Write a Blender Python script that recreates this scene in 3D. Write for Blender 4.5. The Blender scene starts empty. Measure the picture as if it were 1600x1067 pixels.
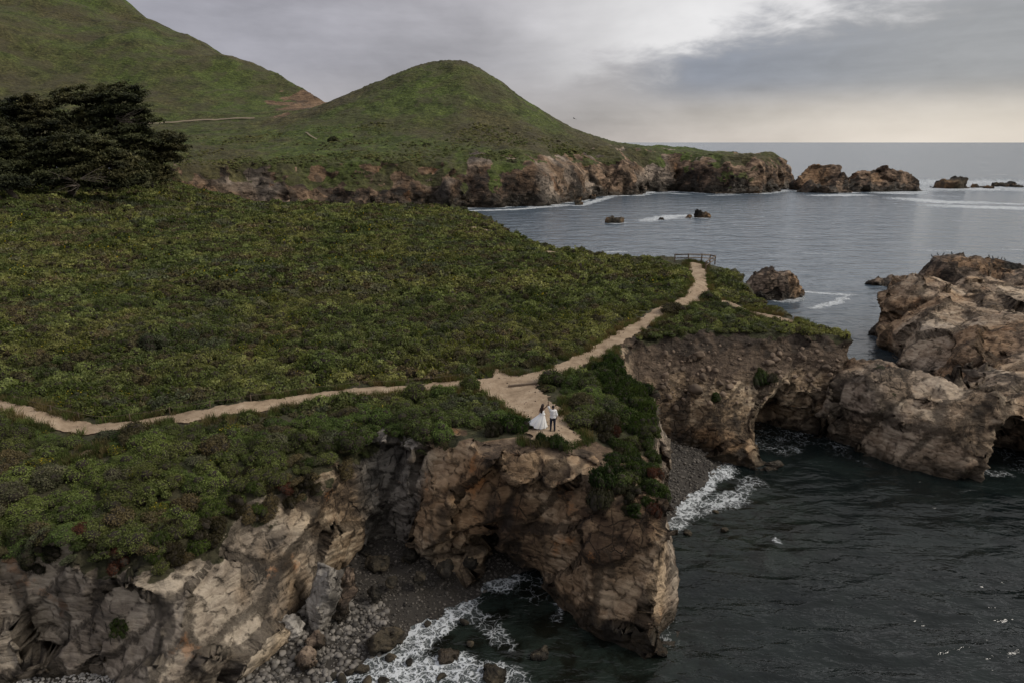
import bpy, bmesh, math, random
import numpy as np
from mathutils import Vector, Matrix
R = math.radians
scene = bpy.context.scene
COL = scene.collection
# ------------------------------------------------------------------ camera, sky, sun, exposure
CAMZ, PITCH, FPX = 28.0, R(16.25), 1066.67          # drone 28 m above the sea, looking down to the sea cliffs
cd = bpy.data.cameras.new('camera'); cam = bpy.data.objects.new('camera', cd); COL.objects.link(cam)
cam.location = (0, 0, CAMZ); cam.rotation_euler = (R(90) - PITCH, 0, 0)
cd.lens = 24.0; cd.sensor_width = 36.0; cd.clip_start = 0.5; cd.clip_end = 90000
scene.camera = cam
vs = scene.view_settings
scene.display_settings.display_device = 'sRGB'
vs.view_transform = 'Standard'; vs.look = 'None'; vs.exposure = 0.40; vs.gamma = 1.0; vs.use_curve_mapping = False
scene.cycles.use_adaptive_sampling = True; scene.cycles.adaptive_threshold = 0.02
scene.cycles.max_bounces = 5; scene.cycles.diffuse_bounces = 2; scene.cycles.glossy_bounces = 3
scene.cycles.transmission_bounces = 2; scene.cycles.transparent_max_bounces = 4
scene.cycles.caustics_reflective = False; scene.cycles.caustics_refractive = False
SUN_AZ, SUN_EL = R(94), R(40)                        # veiled sun over the sea, to the right
SUN_POWER, SUN_ANGLE = 1.5, R(18)


class NT:
    """small helper for node trees"""
    def __init__(self, tree):
        self.t = tree; tree.nodes.clear()
    def n(self, typ, ins=None, **props):
        nd = self.t.nodes.new(typ)
        for k, v in props.items():
            setattr(nd, k, v)
        for k, v in (ins or {}).items():
            self.set(nd, k, v)
        return nd
    def set(self, nd, k, v):
        s = nd.inputs[k]
        if isinstance(v, bpy.types.NodeSocket):
            self.t.links.new(v, s)
        elif isinstance(v, bpy.types.Node):
            self.t.links.new(v.outputs[0], s)
        else:
            if hasattr(s.default_value, '__len__') and isinstance(v, (tuple, list)) and len(s.default_value) == 4 and len(v) == 3:
                v = (*v, 1)
            s.default_value = v
    def m(self, op, a, b=None, c=None, clamp=False):
        nd = self.t.nodes.new('ShaderNodeMath'); nd.operation = op; nd.use_clamp = clamp
        for i, v in enumerate((a, b, c)):
            if v is not None: self.set(nd, i, v)
        return nd.outputs[0]
    def vm(self, op, a, b=None):
        nd = self.t.nodes.new('ShaderNodeVectorMath'); nd.operation = op
        self.set(nd, 0, a)
        if b is not None: self.set(nd, 3 if op == 'SCALE' else 1, b)
        return nd.outputs[0]
    def ss(self, v, lo, hi):
        nd = self.t.nodes.new('ShaderNodeMapRange'); nd.interpolation_type = 'SMOOTHSTEP'
        for k, x in (('Value', v), ('From Min', lo), ('From Max', hi), ('To Min', 0.0), ('To Max', 1.0)): self.set(nd, k, x)
        return nd.outputs[0]
    def lin(self, v, lo, hi, a=0.0, b=1.0):
        nd = self.t.nodes.new('ShaderNodeMapRange')
        for k, x in (('Value', v), ('From Min', lo), ('From Max', hi), ('To Min', a), ('To Max', b)): self.set(nd, k, x)
        return nd.outputs[0]
    def mix(self, f, a, b, mode='MIX'):
        nd = self.t.nodes.new('ShaderNodeMix'); nd.data_type = 'RGBA'; nd.blend_type = mode; nd.clamp_factor = True
        self.set(nd, 0, f); self.set(nd, 6, a); self.set(nd, 7, b)
        return nd.outputs[2]
    def noise(self, vec, scale, detail=4.0, rough=0.55, dist=0.0, out=0):
        nd = self.n('ShaderNodeTexNoise', {'Vector': vec, 'Scale': scale, 'Detail': detail, 'Roughness': rough, 'Distortion': dist})
        return nd.outputs[out]
    def mapping(self, vec, loc=(0, 0, 0), rot=(0, 0, 0), sc=(1, 1, 1)):
        return self.n('ShaderNodeMapping', {'Vector': vec, 'Location': loc, 'Rotation': rot, 'Scale': sc}).outputs[0]
    def ramp(self, f, stops, interp='LINEAR'):
        nd = self.n('ShaderNodeValToRGB', {'Fac': f}); cr = nd.color_ramp; cr.interpolation = interp
        while len(cr.elements) < len(stops): cr.elements.new(0.5)
        for e, (p, c) in zip(cr.elements, stops):
            e.position = p; e.color = (*c, 1) if len(c) == 3 else c
        return nd.outputs[0]


def make_world():
    w = bpy.data.worlds.new('World'); scene.world = w; w.use_nodes = True
    N = NT(w.node_tree)
    d = N.n('ShaderNodeTexCoord').outputs['Generated']
    s = N.n('ShaderNodeSeparateXYZ', {0: d})
    az = N.m('ARCTAN2', s.outputs[0], s.outputs[1])
    el = N.m('ARCSINE', s.outputs[2])
    p = N.n('ShaderNodeCombineXYZ', {0: az, 1: N.m('MULTIPLY', el, 2.6), 2: 0.0}).outputs[0]
    n1 = N.noise(p, 3.2, 6.0, 0.55, 0.35)                 # big soft billows
    n2 = N.noise(N.mapping(p, loc=(3.1, 1.7, 0), sc=(0.7, 2.6, 1)), 5.0, 5.0, 0.55, 0.2)     # streaky layers
    n3 = N.noise(N.mapping(p, loc=(9.1, 4.7, 0)), 11.0, 5.0, 0.6, 0.3)
    # overcast luminance: darker low, brighter to the zenith
    base = N.ramp(el, [(0.0, (0.44, 0.415, 0.40)), (0.03, (0.37, 0.36, 0.355)), (0.10, (0.315, 0.312, 0.325)), (0.22, (0.40, 0.395, 0.405)), (0.6, (0.43, 0.435, 0.455)), (1.0, (0.54, 0.545, 0.57))])
    vary = N.m('ADD', N.m('MULTIPLY', N.m('SUBTRACT', n1, 0.5), 1.15), N.m('ADD', N.m('MULTIPLY', N.m('SUBTRACT', n2, 0.5), 0.35), N.m('MULTIPLY', N.m('SUBTRACT', n3, 0.5), 0.30)))
    c = N.vm('SCALE', base, N.m('ADD', 0.93, vary))
    # left part of the sky a shade more violet-grey, sea side warmer
    side = N.ss(az, -0.6, 0.75)
    c = N.mix(1.0, c, N.mix(side, (0.86, 0.85, 0.93), (1.14, 1.10, 1.03)), 'MULTIPLY')
    # bright break in the cloud above a dark bank that slopes up to the right
    edge = N.m('ADD', N.m('ADD', 0.098, N.m('MULTIPLY', N.m('SUBTRACT', az, 0.2), 0.20)), N.m('ADD', N.m('MULTIPLY', N.m('SUBTRACT', n3, 0.5), 0.13), N.m('MULTIPLY', N.m('SUBTRACT', n1, 0.5), 0.06)))
    above = N.ss(N.m('SUBTRACT', el, edge), -0.028, 0.045)
    brk = N.m('MULTIPLY', above, N.m('MULTIPLY', N.ss(az, -0.08, 0.30), N.m('SUBTRACT', 1.0, N.ss(el, 0.16, 0.6))))
    c = N.mix(N.m('MULTIPLY', brk, 0.95), c, N.mix(n1, (0.46, 0.45, 0.46), (0.95, 0.94, 0.93)))
    bank = N.m('MULTIPLY', N.m('SUBTRACT', 1.0, above), N.m('MULTIPLY', N.ss(az, 0.12, 0.26), N.ss(el, 0.035, 0.085)))
    c = N.mix(N.m('MULTIPLY', bank, 0.95), c, N.vm('SCALE', N.mix(N.ss(az, 0.2, 0.6), (0.205, 0.222, 0.265), (0.255, 0.258, 0.265)), N.m('ADD', 0.55, N.m('ADD', N.m('MULTIPLY', n3, 0.45), N.m('MULTIPLY', n2, 0.45)))))
    # pale strip low over the sea towards the veiled sun
    low = N.m('MULTIPLY', N.m('SUBTRACT', 1.0, N.ss(el, 0.012, 0.075)), N.ss(az, 0.0, 0.62))
    c = N.mix(N.m('MULTIPLY', low, 0.55), c, (0.70, 0.635, 0.545))
    sky = N.n('ShaderNodeTexSky', sky_type='NISHITA', sun_disc=False, sun_elevation=SUN_EL, sun_rotation=SUN_AZ, altitude=10.0, air_density=1.0, dust_density=2.0)
    skys = N.vm('SCALE', sky.outputs[0], 0.08)
    col = N.mix(0.93, skys, c)
    # below the horizon the dome goes on as dull sea haze
    col = N.mix(N.ss(el, -0.03, -0.002), (0.12, 0.13, 0.14), col)
    bg = N.n('ShaderNodeBackground', {'Color': col, 'Strength': 1.0})
    out = N.n('ShaderNodeOutputWorld', {'Surface': bg})
make_world()
sl = bpy.data.lights.new('sun', 'SUN'); sl.energy = SUN_POWER; sl.angle = SUN_ANGLE; sl.color = (1.0, 0.93, 0.84)
so = bpy.data.objects.new('sun', sl); COL.objects.link(so)
sd = Vector((math.sin(SUN_AZ) * math.cos(SUN_EL), math.cos(SUN_AZ) * math.cos(SUN_EL), math.sin(SUN_EL)))
so.rotation_euler = (-sd).to_track_quat('-Z', 'Y').to_euler(); so.location = (60, 30, 90)

# ------------------------------------------------------------------ pixel rays -> places
SP, CP = math.sin(PITCH), math.cos(PITCH)
def ray(u, v):
    dx = (u - 800.0) / FPX; dy = (533.5 - v) / FPX
    return dx, CP + dy * SP, -SP + dy * CP
def P(u, v, z):                                       # where the ray through a pixel meets height z
    a, b, c = ray(u, v); t = (z - CAMZ) / c
    return a * t, b * t
def PY(u, v, Y):                                      # x, z of the ray at distance Y
    a, b, c = ray(u, v); t = Y / b
    return a * t, CAMZ + c * t

# ------------------------------------------------------------------ numpy noise
def hsh(ix, iy, iz, seed):
    h = (ix.astype(np.int64) * 374761393 + iy.astype(np.int64) * 668265263 + iz.astype(np.int64) * 2147483647 + seed * 974711) & 0xffffffff
    h = ((h ^ (h >> 13)) * 1274126177) & 0xffffffff
    h = ((h ^ (h >> 16)) * 2246822519) & 0xffffffff
    return (h ^ (h >> 15)) & 0xffffffff
_G = np.array([[1, 1, 0], [-1, 1, 0], [1, -1, 0], [-1, -1, 0], [1, 0, 1], [-1, 0, 1], [1, 0, -1], [-1, 0, -1],
               [0, 1, 1], [0, -1, 1], [0, 1, -1], [0, -1, -1], [1, 1, 0], [-1, 1, 0], [0, -1, 1], [0, -1, -1]], np.float32)
def gnoise(p, seed=0):
    p = np.asarray(p, np.float32); i = np.floor(p).astype(np.int32); f = p - i
    w = f * f * f * (f * (f * 6 - 15) + 10); r = np.zeros(len(p), np.float32)
    for dx in (0, 1):
        for dy in (0, 1):
            for dz in (0, 1):
                g = _G[hsh(i[:, 0] + dx, i[:, 1] + dy, i[:, 2] + dz, seed) & 15]
                dd = g[:, 0] * (f[:, 0] - dx) + g[:, 1] * (f[:, 1] - dy) + g[:, 2] * (f[:, 2] - dz)
                r += dd * (w[:, 0] if dx else 1 - w[:, 0]) * (w[:, 1] if dy else 1 - w[:, 1]) * (w[:, 2] if dz else 1 - w[:, 2])
    return r
def fbm(p, octv=3, seed=0, gain=0.5):
    p = np.asarray(p, np.float32); a = 1.0; r = np.zeros(len(p), np.float32)
    for o in range(octv):
        r += a * gnoise(p * (2.03 ** o) + 17.3 * o, seed + o); a *= gain
    return r
def ridged(p, octv=3, seed=0):
    p = np.asarray(p, np.float32); a = 1.0; r = np.zeros(len(p), np.float32)
    for o in range(octv):
        r += a * (1 - 2 * np.abs(gnoise(p * (2.1 ** o) + 9.1 * o, seed + o))); a *= 0.5
    return r
def facets(p, seed=0):
    """voronoi blocks: returns block id, distance to the joint, block value"""
    p = np.asarray(p, np.float32); i0 = np.floor(p - 0.5).astype(np.int32)
    b1 = np.full(len(p), 9e9, np.float32); b2 = b1.copy(); val = np.zeros(len(p), np.float32); cid = np.zeros(len(p), np.int64)
    for dx in (0, 1):
        for dy in (0, 1):
            for dz in (0, 1):
                c = i0 + np.array([dx, dy, dz], np.int32)
                h1 = hsh(c[:, 0], c[:, 1], c[:, 2], seed); h2 = hsh(c[:, 0], c[:, 1], c[:, 2], seed + 77)
                q = np.stack([(h1 & 1023) / 1023., ((h1 >> 10) & 1023) / 1023., ((h1 >> 20) & 1023) / 1023.], 1).astype(np.float32) * 0.8 + 0.1 + c
                v = p - q; dd = (v * v).sum(1); near = dd < b1
                b2 = np.where(near, b1, np.minimum(b2, dd)); b1 = np.where(near, dd, b1)
                val = np.where(near, (h2 & 255) / 255., val); cid = np.where(near, h1, cid)
    return cid, np.sqrt(b2) - np.sqrt(b1), val
def sstep(x, a, b):
    t = np.clip((x - a) / (b - a), 0, 1); return t * t * (3 - 2 * t)

# ------------------------------------------------------------------ mesh helpers
def mesh_np(name, v, f, smooth=True):
    """f: (n,3) or (n,4) array"""
    me = bpy.data.meshes.new(name); v = np.asarray(v, np.float32); f = np.asarray(f, np.int32); k = f.shape[1]
    me.vertices.add(len(v)); me.vertices.foreach_set('co', v.ravel())
    me.loops.add(f.size); me.loops.foreach_set('vertex_index', f.ravel())
    me.polygons.add(len(f)); me.polygons.foreach_set('loop_start', np.arange(0, f.size, k, dtype=np.int32))
    me.polygons.foreach_set('use_smooth', np.full(len(f), smooth))
    me.update(calc_edges=True)
    return me
def attr(me, name, a):
    at = me.attributes.new(name, 'FLOAT', 'POINT'); at.data.foreach_set('value', np.asarray(a, np.float32).ravel())
def obj(name, me, mat=None, parent=None, loc=None, label=None, cat=None, group=None, kind=None):
    o = bpy.data.objects.new(name, me); COL.objects.link(o)
    if mat is not None and me is not None:
        for m_ in (mat if isinstance(mat, (list, tuple)) else [mat]): me.materials.append(m_)
    if parent is not None: o.parent = parent
    if loc is not None: o.location = loc
    tag(o, label, cat, group, kind)
    return o
def tag(o, label=None, cat=None, group=None, kind=None):
    for k, v in (('label', label), ('category', cat), ('group', group), ('kind', kind)):
        if v: o[k] = v
    return o
def copy_tree(o, parent=None):
    c = o.copy(); COL.objects.link(c); c.parent = parent
    for ch in o.children: copy_tree(ch, c)
    return c
def surface_nets(f, org, h):
    s = f < 0
    nx, ny, nz = f.shape
    c = np.zeros((nx - 1, ny - 1, nz - 1), np.int8)
    for a in (0, 1):
        for b in (0, 1):
            for d in (0, 1): c += s[a:nx - 1 + a, b:ny - 1 + b, d:nz - 1 + d]
    act = (c > 0) & (c < 8); ijk = np.argwhere(act); n = len(ijk)
    idx = np.full(act.shape, -1, np.int32); idx[act] = np.arange(n, dtype=np.int32)
    acc = np.zeros((n, 3), np.float32); cnt = np.zeros(n, np.float32)
    for ax in range(3):
        o1, o2 = [a for a in range(3) if a != ax]
        for p in (0, 1):
            for q in (0, 1):
                a = np.zeros(3, int); a[o1] = p; a[o2] = q; b = a.copy(); b[ax] = 1
                A = ijk + a; B = ijk + b
                fa = f[A[:, 0], A[:, 1], A[:, 2]]; fb = f[B[:, 0], B[:, 1], B[:, 2]]
                m = (fa < 0) != (fb < 0); t = np.where(m, fa / np.where(m, fa - fb, 1), 0)
                pt = np.repeat(a[None].astype(np.float32), n, 0); pt[:, ax] = t
                acc += pt * m[:, None]; cnt += m
    v = np.asarray(org, np.float32) + (ijk + acc / cnt[:, None]) * h
    F = []
    for ax in range(3):
        o1, o2 = (ax + 1) % 3, (ax + 2) % 3
        sl0 = [slice(1, -1)] * 3; sl1 = [slice(1, -1)] * 3
        sl0[ax] = slice(0, -1); sl1[ax] = slice(1, None)
        s0 = s[tuple(sl0)]; s1 = s[tuple(sl1)]
        for flip in (False, True):
            e = np.argwhere((s0 & ~s1) if not flip else (~s0 & s1))
            if not len(e): continue
            e = e + 1; e[:, ax] -= 1
            def cell(d1, d2):
                k = e.copy(); k[:, o1] += d1; k[:, o2] += d2
                return idx[k[:, 0], k[:, 1], k[:, 2]]
            q = np.stack([cell(-1, -1), cell(0, -1), cell(0, 0), cell(-1, 0)], 1)
            F.append(q if not flip else q[:, ::-1])
    return v, np.concatenate(F)
def vnormals(v, f):
    a = v[f[:, 2]] - v[f[:, 0]]; b = v[f[:, -1]] - v[f[:, 1]]; fn = np.cross(a, b)
    n = np.zeros_like(v)
    for k in range(f.shape[1]):
        for ax in range(3): n[:, ax] += np.bincount(f[:, k], fn[:, ax], len(v))
    return n / np.maximum(np.linalg.norm(n, axis=1, keepdims=True), 1e-9)
def poly_sd(px, py, poly):
    """signed distance to a closed polygon, positive inside"""
    poly = np.asarray(poly, np.float32); d2 = np.full(px.shape, 9e9, np.float32); ins = np.zeros(px.shape, bool)
    for i in range(len(poly)):
        ax, ay = poly[i]; bx, by = poly[(i + 1) % len(poly)]; ex, ey = bx - ax, by - ay
        t = np.clip(((px - ax) * ex + (py - ay) * ey) / (ex * ex + ey * ey + 1e-9), 0, 1)
        d2 = np.minimum(d2, (px - ax - t * ex) ** 2 + (py - ay - t * ey) ** 2)
        if by != ay:
            ins ^= ((ay > py) != (by > py)) & (px < ex * (py - ay) / (by - ay) + ax)
    return np.where(ins, 1, -1) * np.sqrt(d2)
def line_d(px, py, pts):
    """distance to a polyline and the position along it (0..1)"""
    best = np.full(px.shape, 9e9, np.float32); par = np.zeros(px.shape, np.float32); n = len(pts) - 1
    for i in range(n):
        ax, ay = pts[i][:2]; bx, by = pts[i + 1][:2]; ex, ey = bx - ax, by - ay
        t = np.clip(((px - ax) * ex + (py - ay) * ey) / (ex * ex + ey * ey + 1e-9), 0, 1)
        d = (px - ax - t * ex) ** 2 + (py - ay - t * ey) ** 2; m = d < best
        best = np.where(m, d, best); par = np.where(m, (i + t) / n, par)
    return np.sqrt(best), par
def idw(px, py, ctl, power=3.0, soft=2.0):
    w = np.zeros(px.shape, np.float64); s = w.copy()
    for x, y, z in ctl:
        k = 1.0 / ((px - x) ** 2 + (py - y) ** 2 + soft * soft) ** (power / 2); w += k; s += k * z
    return (s / w).astype(np.float32)
def grid_noise(org, dims, h, step, scale, octv, seed, warp=None):
    """noise on a coarse lattice, trilinearly brought to the full grid"""
    cs = [int(math.ceil(d / step)) + 2 for d in dims]
    g = np.stack(np.meshgrid(*[np.arange(c) * step * h + o for c, o in zip(cs, org)], indexing='ij'), -1).reshape(-1, 3)
    a = (fbm if octv > 0 else ridged)(g * np.asarray(scale, np.float32), abs(octv), seed).reshape(cs)
    for ax, d in enumerate(dims):
        t = np.arange(d) / step; i = t.astype(int); fr = (t - i).astype(np.float32)
        sh = [1, 1, 1]; sh[ax] = d; fr = fr.reshape(sh)
        a = np.take(a, i, ax) * (1 - fr) + np.take(a, i + 1, ax) * fr
    return a
# ------------------------------------------------------------------ materials (all procedural, in world metres)
def new_mat(name):
    m = bpy.data.materials.new(name); m.use_nodes = True
    return m, NT(m.node_tree)
def finish(N, col, rough=0.85, bump=None, strength=0.5, dist=0.1, spec=0.3, extra=None):
    ins = {'Base Color': col, 'Roughness': rough, 'Specular IOR Level': spec}
    if extra: ins.update(extra)
    b = N.n('ShaderNodeBsdfPrincipled', ins)
    if bump is not None:
        bp = N.n('ShaderNodeBump', {'Height': bump, 'Strength': strength, 'Distance': dist}); N.set(b, 'Normal', bp.outputs[0])
    N.n('ShaderNodeOutputMaterial', {'Surface': b.outputs[0]})
    return b
def pos(N): return N.n('ShaderNodeNewGeometry').outputs['Position']
def att(N, name): return N.n('ShaderNodeAttribute', attribute_name=name).outputs['Fac']

def rock_mat(name, dark, mid, pale, k=1.0, tide=True, veg=True, lichen=0.5, bump=0.9, soil=(0.10, 0.072, 0.05)):
    """k: size factor of the pattern (1 near, >1 for far cliffs seen small); broad patches come as vertex attributes"""
    m, N = new_mat(name); P0 = pos(N); p = N.vm('SCALE', P0, 1.0 / k)
    fine = N.noise(p, 2.6, 7.0, 0.72, 0.2)
    warp = N.vm('ADD', p, N.vm('SCALE', N.noise(p, 0.6, 2.0, 0.5, 0.0, out=1), 0.55))
    strata = N.noise(N.mapping(warp, rot=(0.5, 0.95, 0.3), sc=(0.30, 0.30, 3.0)), 1.2, 4.0, 0.68)          # tilted bedding
    cr = N.n('ShaderNodeTexVoronoi', {'Vector': N.mapping(warp, rot=(0.4, 0.7, 0.1), sc=(1.0, 1.5, 0.28)), 'Scale': 0.9}, feature='DISTANCE_TO_EDGE').outputs['Distance']
    vb = N.n('ShaderNodeTexVoronoi', {'Vector': N.mapping(warp, rot=(0.5, 0.85, 0.3), sc=(0.7, 0.9, 1.8)), 'Scale': 1.5, 'Randomness': 0.9})          # chipped blocks
    chip = N.n('ShaderNodeSeparateXYZ', {0: vb.outputs['Color']}).outputs[0]
    tt = att(N, 'tt')
    jt = N.m('ADD', att(N, 'joint'), N.m('MULTIPLY', N.m('SUBTRACT', fine, 0.5), 0.34))
    crack = N.m('MULTIPLY', N.m('MAXIMUM', N.ss(cr, 0.0, 0.035), N.ss(N.m('ADD', tt, N.m('MULTIPLY', N.m('SUBTRACT', strata, 0.5), 1.3)), 0.28, 0.46)), N.ss(jt, 0.02, 0.14))
    t = N.m('ADD', tt, N.m('ADD', N.m('MULTIPLY', N.m('SUBTRACT', strata, 0.5), 0.55), N.m('MULTIPLY', N.m('SUBTRACT', fine, 0.5), 0.85)))
    t = N.m('ADD', t, N.m('MULTIPLY', N.m('SUBTRACT', chip, 0.5), 0.20))
    col = N.ramp(t, [(0.18, dark), (0.48, mid), (0.80, pale)])
    col = N.mix(N.m('MULTIPLY', att(N, 'ochre'), 0.6), col, N.mix(t, (0.12, 0.058, 0.026), (0.44, 0.27, 0.135)))
    col = N.mix(att(N, 'grey'), col, N.mix(t, (0.060, 0.056, 0.050), (0.46, 0.42, 0.36)))
    col = N.mix(N.m('MULTIPLY', N.m('SUBTRACT', 1.0, crack), 0.7), col, (0.024, 0.019, 0.014))
    stn = N.m('MULTIPLY', N.ss(N.m('ADD', att(N, 'stain'), N.m('MULTIPLY', N.m('SUBTRACT', fine, 0.5), 0.7)), 0.45, 0.75), 0.66)
    if not veg: col = N.mix(stn, col, (0.030, 0.026, 0.022))
    if lichen:
        li = N.ss(N.m('ADD', att(N, 'lichen'), N.m('MULTIPLY', N.m('SUBTRACT', fine, 0.5), 1.5)), 0.62, 0.95)
        col = N.mix(N.m('MULTIPLY', li, lichen), col, (0.42, 0.17, 0.05))
    rough = 0.88
    if tide:                                              # wet, weed-dark band at the waterline
        sep = N.n('ShaderNodeSeparateXYZ', {0: P0})
        lvl = N.m('ADD', sep.outputs[2], N.m('MULTIPLY', N.m('SUBTRACT', tt, 0.5), 3.0 * min(k, 2.5)))
        wet = N.m('SUBTRACT', 1.0, N.ss(lvl, 0.45 * min(k, 4), 1.7 * min(k, 4)))
        col = N.mix(N.m('MULTIPLY', wet, 0.82), col, N.mix(fine, (0.010, 0.009, 0.008), (0.06, 0.048, 0.030)))
        rough = N.m('SUBTRACT', 0.88, N.m('MULTIPLY', wet, 0.45))
    h = N.m('ADD', N.m('MULTIPLY', fine, 0.75), N.m('ADD', N.m('MULTIPLY', strata, 0.6), N.m('ADD', N.m('MULTIPLY', crack, 0.5), N.m('MULTIPLY', vb.outputs['Distance'], -0.9))))
    if veg:
        di = att(N, 'dirt')
        dcol = N.ramp(fine, [(0.3, tuple(c * 0.45 for c in soil)), (0.52, soil), (0.68, tuple(c * 1.9 for c in soil)), (0.80, (0.21, 0.155, 0.105))])
        col = N.mix(di, col, dcol); col = N.mix(stn, col, (0.030, 0.025, 0.020))
        ve = N.ss(N.m('ADD', att(N, 'veg'), N.m('MULTIPLY', N.m('SUBTRACT', fine, 0.5), 0.9)), 0.35, 0.65)
        vcol = N.ramp(fine, [(0.3, (0.020, 0.020, 0.011)), (0.5, (0.045, 0.046, 0.021)), (0.62, (0.070, 0.068, 0.032)), (0.75, (0.100, 0.085, 0.052))])
        if k > 2: vcol = N.mix(1.0, vcol, N.mix(N.ss(N.noise(P0, 0.013, 4.0, 0.62, 0.3), 0.38, 0.62), (1.30, 1.72, 0.85), (1.42, 1.26, 1.15)), 'MULTIPLY'); vcol = N.vm('SCALE', vcol, N.lin(N.noise(P0, 0.11, 6.0, 0.75, 0.2), 0.32, 0.68, 0.45, 1.65))
        vcol = N.mix(N.m('MULTIPLY', N.ss(tt, 0.48, 0.66), 0.5), vcol, (0.070, 0.060, 0.036))
        col = N.mix(ve, col, vcol)
    finish(N, col, rough, h, bump, 0.30 * k, 0.25)
    return m
def rock_attrs(me, v, k=1.0, veg=None, dirt=None, grey=None, ochre=None, stain=None, lichen=None, aux=None, wash=0.0, lift=0.0):
    """broad patches of the rock: tone, ochre drift, washed-down stains, lichen"""
    q = np.asarray(v, np.float32) / k; z = np.zeros(len(q), np.float32)
    tt = 0.5 + 0.40 * fbm(q * 0.22 + 3.1, 2, 201) + 0.16 * fbm(q * 0.9 + 7.7, 2, 202)
    if aux is not None: tt = tt + 0.26 * (aux[1] - 0.5) + 0.22 * (aux[2] - 0.5)
    attr(me, 'joint', np.ones(len(q)) if aux is None else aux[0])
    attr(me, 'tt', tt + lift)
    attr(me, 'ochre', sstep(gnoise(q * 0.13 + 5, 203), -0.05, 0.28) if ochre is None else ochre)
    st = fbm(q * np.array([0.8, 0.8, 0.12]) + 11, 2, 204)
    attr(me, 'stain', np.clip(0.29 + 0.85 * st + wash, 0, 1) if stain is None else stain)
    attr(me, 'lichen', np.clip(0.02 + 1.1 * fbm(q * np.array([0.5, 0.5, 0.35]) + 21, 2, 205), 0, 1) if lichen is None else lichen)
    for nm, a in (('veg', veg), ('dirt', dirt), ('grey', grey)): attr(me, nm, z if a is None else a)

def leaf_mat(name, dark, light, tip=None, rnd=0.5, flower=None, transl=0.25, patch=None):
    m, N = new_mat(name)
    oi = N.n('ShaderNodeObjectInfo'); tone = att(N, 'tone')
    p = pos(N); pn = N.noise(p, 0.075, 4.0, 0.65, 0.3); pn2 = pn
    f = N.m('ADD', N.m('MULTIPLY', tone, 0.62), N.m('ADD', N.m('MULTIPLY', N.m('SUBTRACT', oi.outputs['Random'], 0.5), rnd), N.m('MULTIPLY', N.m('SUBTRACT', pn2, 0.5), 0.9)), clamp=True)
    col = N.mix(f, dark, light)
    col = N.mix(N.m('MULTIPLY', N.ss(pn, 0.44, 0.60), 0.75), col, N.mix(f, (dark[0] * 1.4, dark[1] * 1.15, dark[2] * 1.2), (light[0] * 1.22, light[1] * 1.0, light[2] * 1.0)))
    if patch:
        r2 = N.m('FRACT', N.m('MULTIPLY', oi.outputs['Random'], 7.31))
        col = N.mix(N.m('GREATER_THAN', r2, 0.86), col, N.mix(f, patch[0], patch[1]))
    if flower:
        fl = N.m('GREATER_THAN', att(N, 'bloom'), 0.5); col = N.mix(fl, col, flower)
    b = N.n('ShaderNodeBsdfPrincipled', {'Base Color': col, 'Roughness': 0.7, 'Specular IOR Level': 0.15})
    tr = N.n('ShaderNodeBsdfTranslucent', {'Color': N.mix(1.0, col, (1.2, 1.25, 0.6), 'MULTIPLY')})
    mx = N.n('ShaderNodeMixShader', {0: transl, 1: b.outputs[0], 2: tr.outputs[0]})
    N.n('ShaderNodeOutputMaterial', {'Surface': mx.outputs[0]})
    return m
def plain(name, col, rough=0.8, var=0.3, scale=3.0, bump=0.3, dist=0.02, spec=0.3, obj_rnd=0.0):
    m, N = new_mat(name); p = pos(N); n = N.noise(p, scale, 6.0, 0.65, 0.3)
    c = N.mix(n, tuple(c * (1 - var) for c in col), tuple(min(c * (1 + var), 1) for c in col))
    if obj_rnd:
        r = N.n('ShaderNodeObjectInfo').outputs['Random']; c = N.vm('SCALE', c, N.lin(r, 0, 1, 1 - obj_rnd, 1 + obj_rnd))
    finish(N, c, rough, n, bump, dist, spec)
    return m

M = {}
M['cliff'] = rock_mat('cliff_rock', (0.070, 0.050, 0.033), (0.255, 0.180, 0.110), (0.52, 0.405, 0.275))
M['tan_rock'] = rock_mat('tan_rock', (0.085, 0.062, 0.042), (0.270, 0.195, 0.128), (0.50, 0.395, 0.28), veg=True, lichen=0.2)
M['far_cliff'] = rock_mat('far_cliff_rock', (0.028, 0.021, 0.016), (0.108, 0.072, 0.047), (0.30, 0.205, 0.135), k=4.0, lichen=0.25)
M['stack'] = rock_mat('sea_stack_rock', (0.045, 0.034, 0.026), (0.150, 0.108, 0.076), (0.33, 0.25, 0.18), veg=False, lichen=0.1)
M['boulder'] = rock_mat('boulder_rock', (0.11, 0.10, 0.088), (0.27, 0.245, 0.21), (0.46, 0.425, 0.37), tide=False, veg=False, lichen=0.1)
M['weed_rock'] = rock_mat('weedy_rock', (0.012, 0.011, 0.009), (0.036, 0.031, 0.023), (0.10, 0.08, 0.052), tide=False, veg=False, lichen=0.0)

def path_mat():
    m, N = new_mat('sandy_path'); p = pos(N)
    a = N.noise(p, 0.9, 6.0, 0.65, 0.3); b = N.noise(p, 9.0, 6.0, 0.7)
    c = N.ramp(a, [(0.3, (0.200, 0.146, 0.095)), (0.5, (0.325, 0.243, 0.162)), (0.7, (0.430, 0.335, 0.235))])
    c = N.mix(N.m('MULTIPLY', N.ss(b, 0.52, 0.7), 0.5), c, (0.15, 0.105, 0.07))
    peb = N.n('ShaderNodeTexVoronoi', {'Vector': p, 'Scale': 6.0}).outputs['Distance']
    c = N.mix(N.m('MULTIPLY', N.ss(peb, 0.2, 0.08), 0.55), c, (0.11, 0.080, 0.055))
    c = N.mix(N.m('MULTIPLY', N.ss(N.noise(p, 2.2, 4.0, 0.7, 0.4), 0.55, 0.72), 0.5), c, (0.15, 0.11, 0.068))
    finish(N, c, 0.95, N.m('ADD', b, a), 0.6, 0.06, 0.15)
    return m
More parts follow.
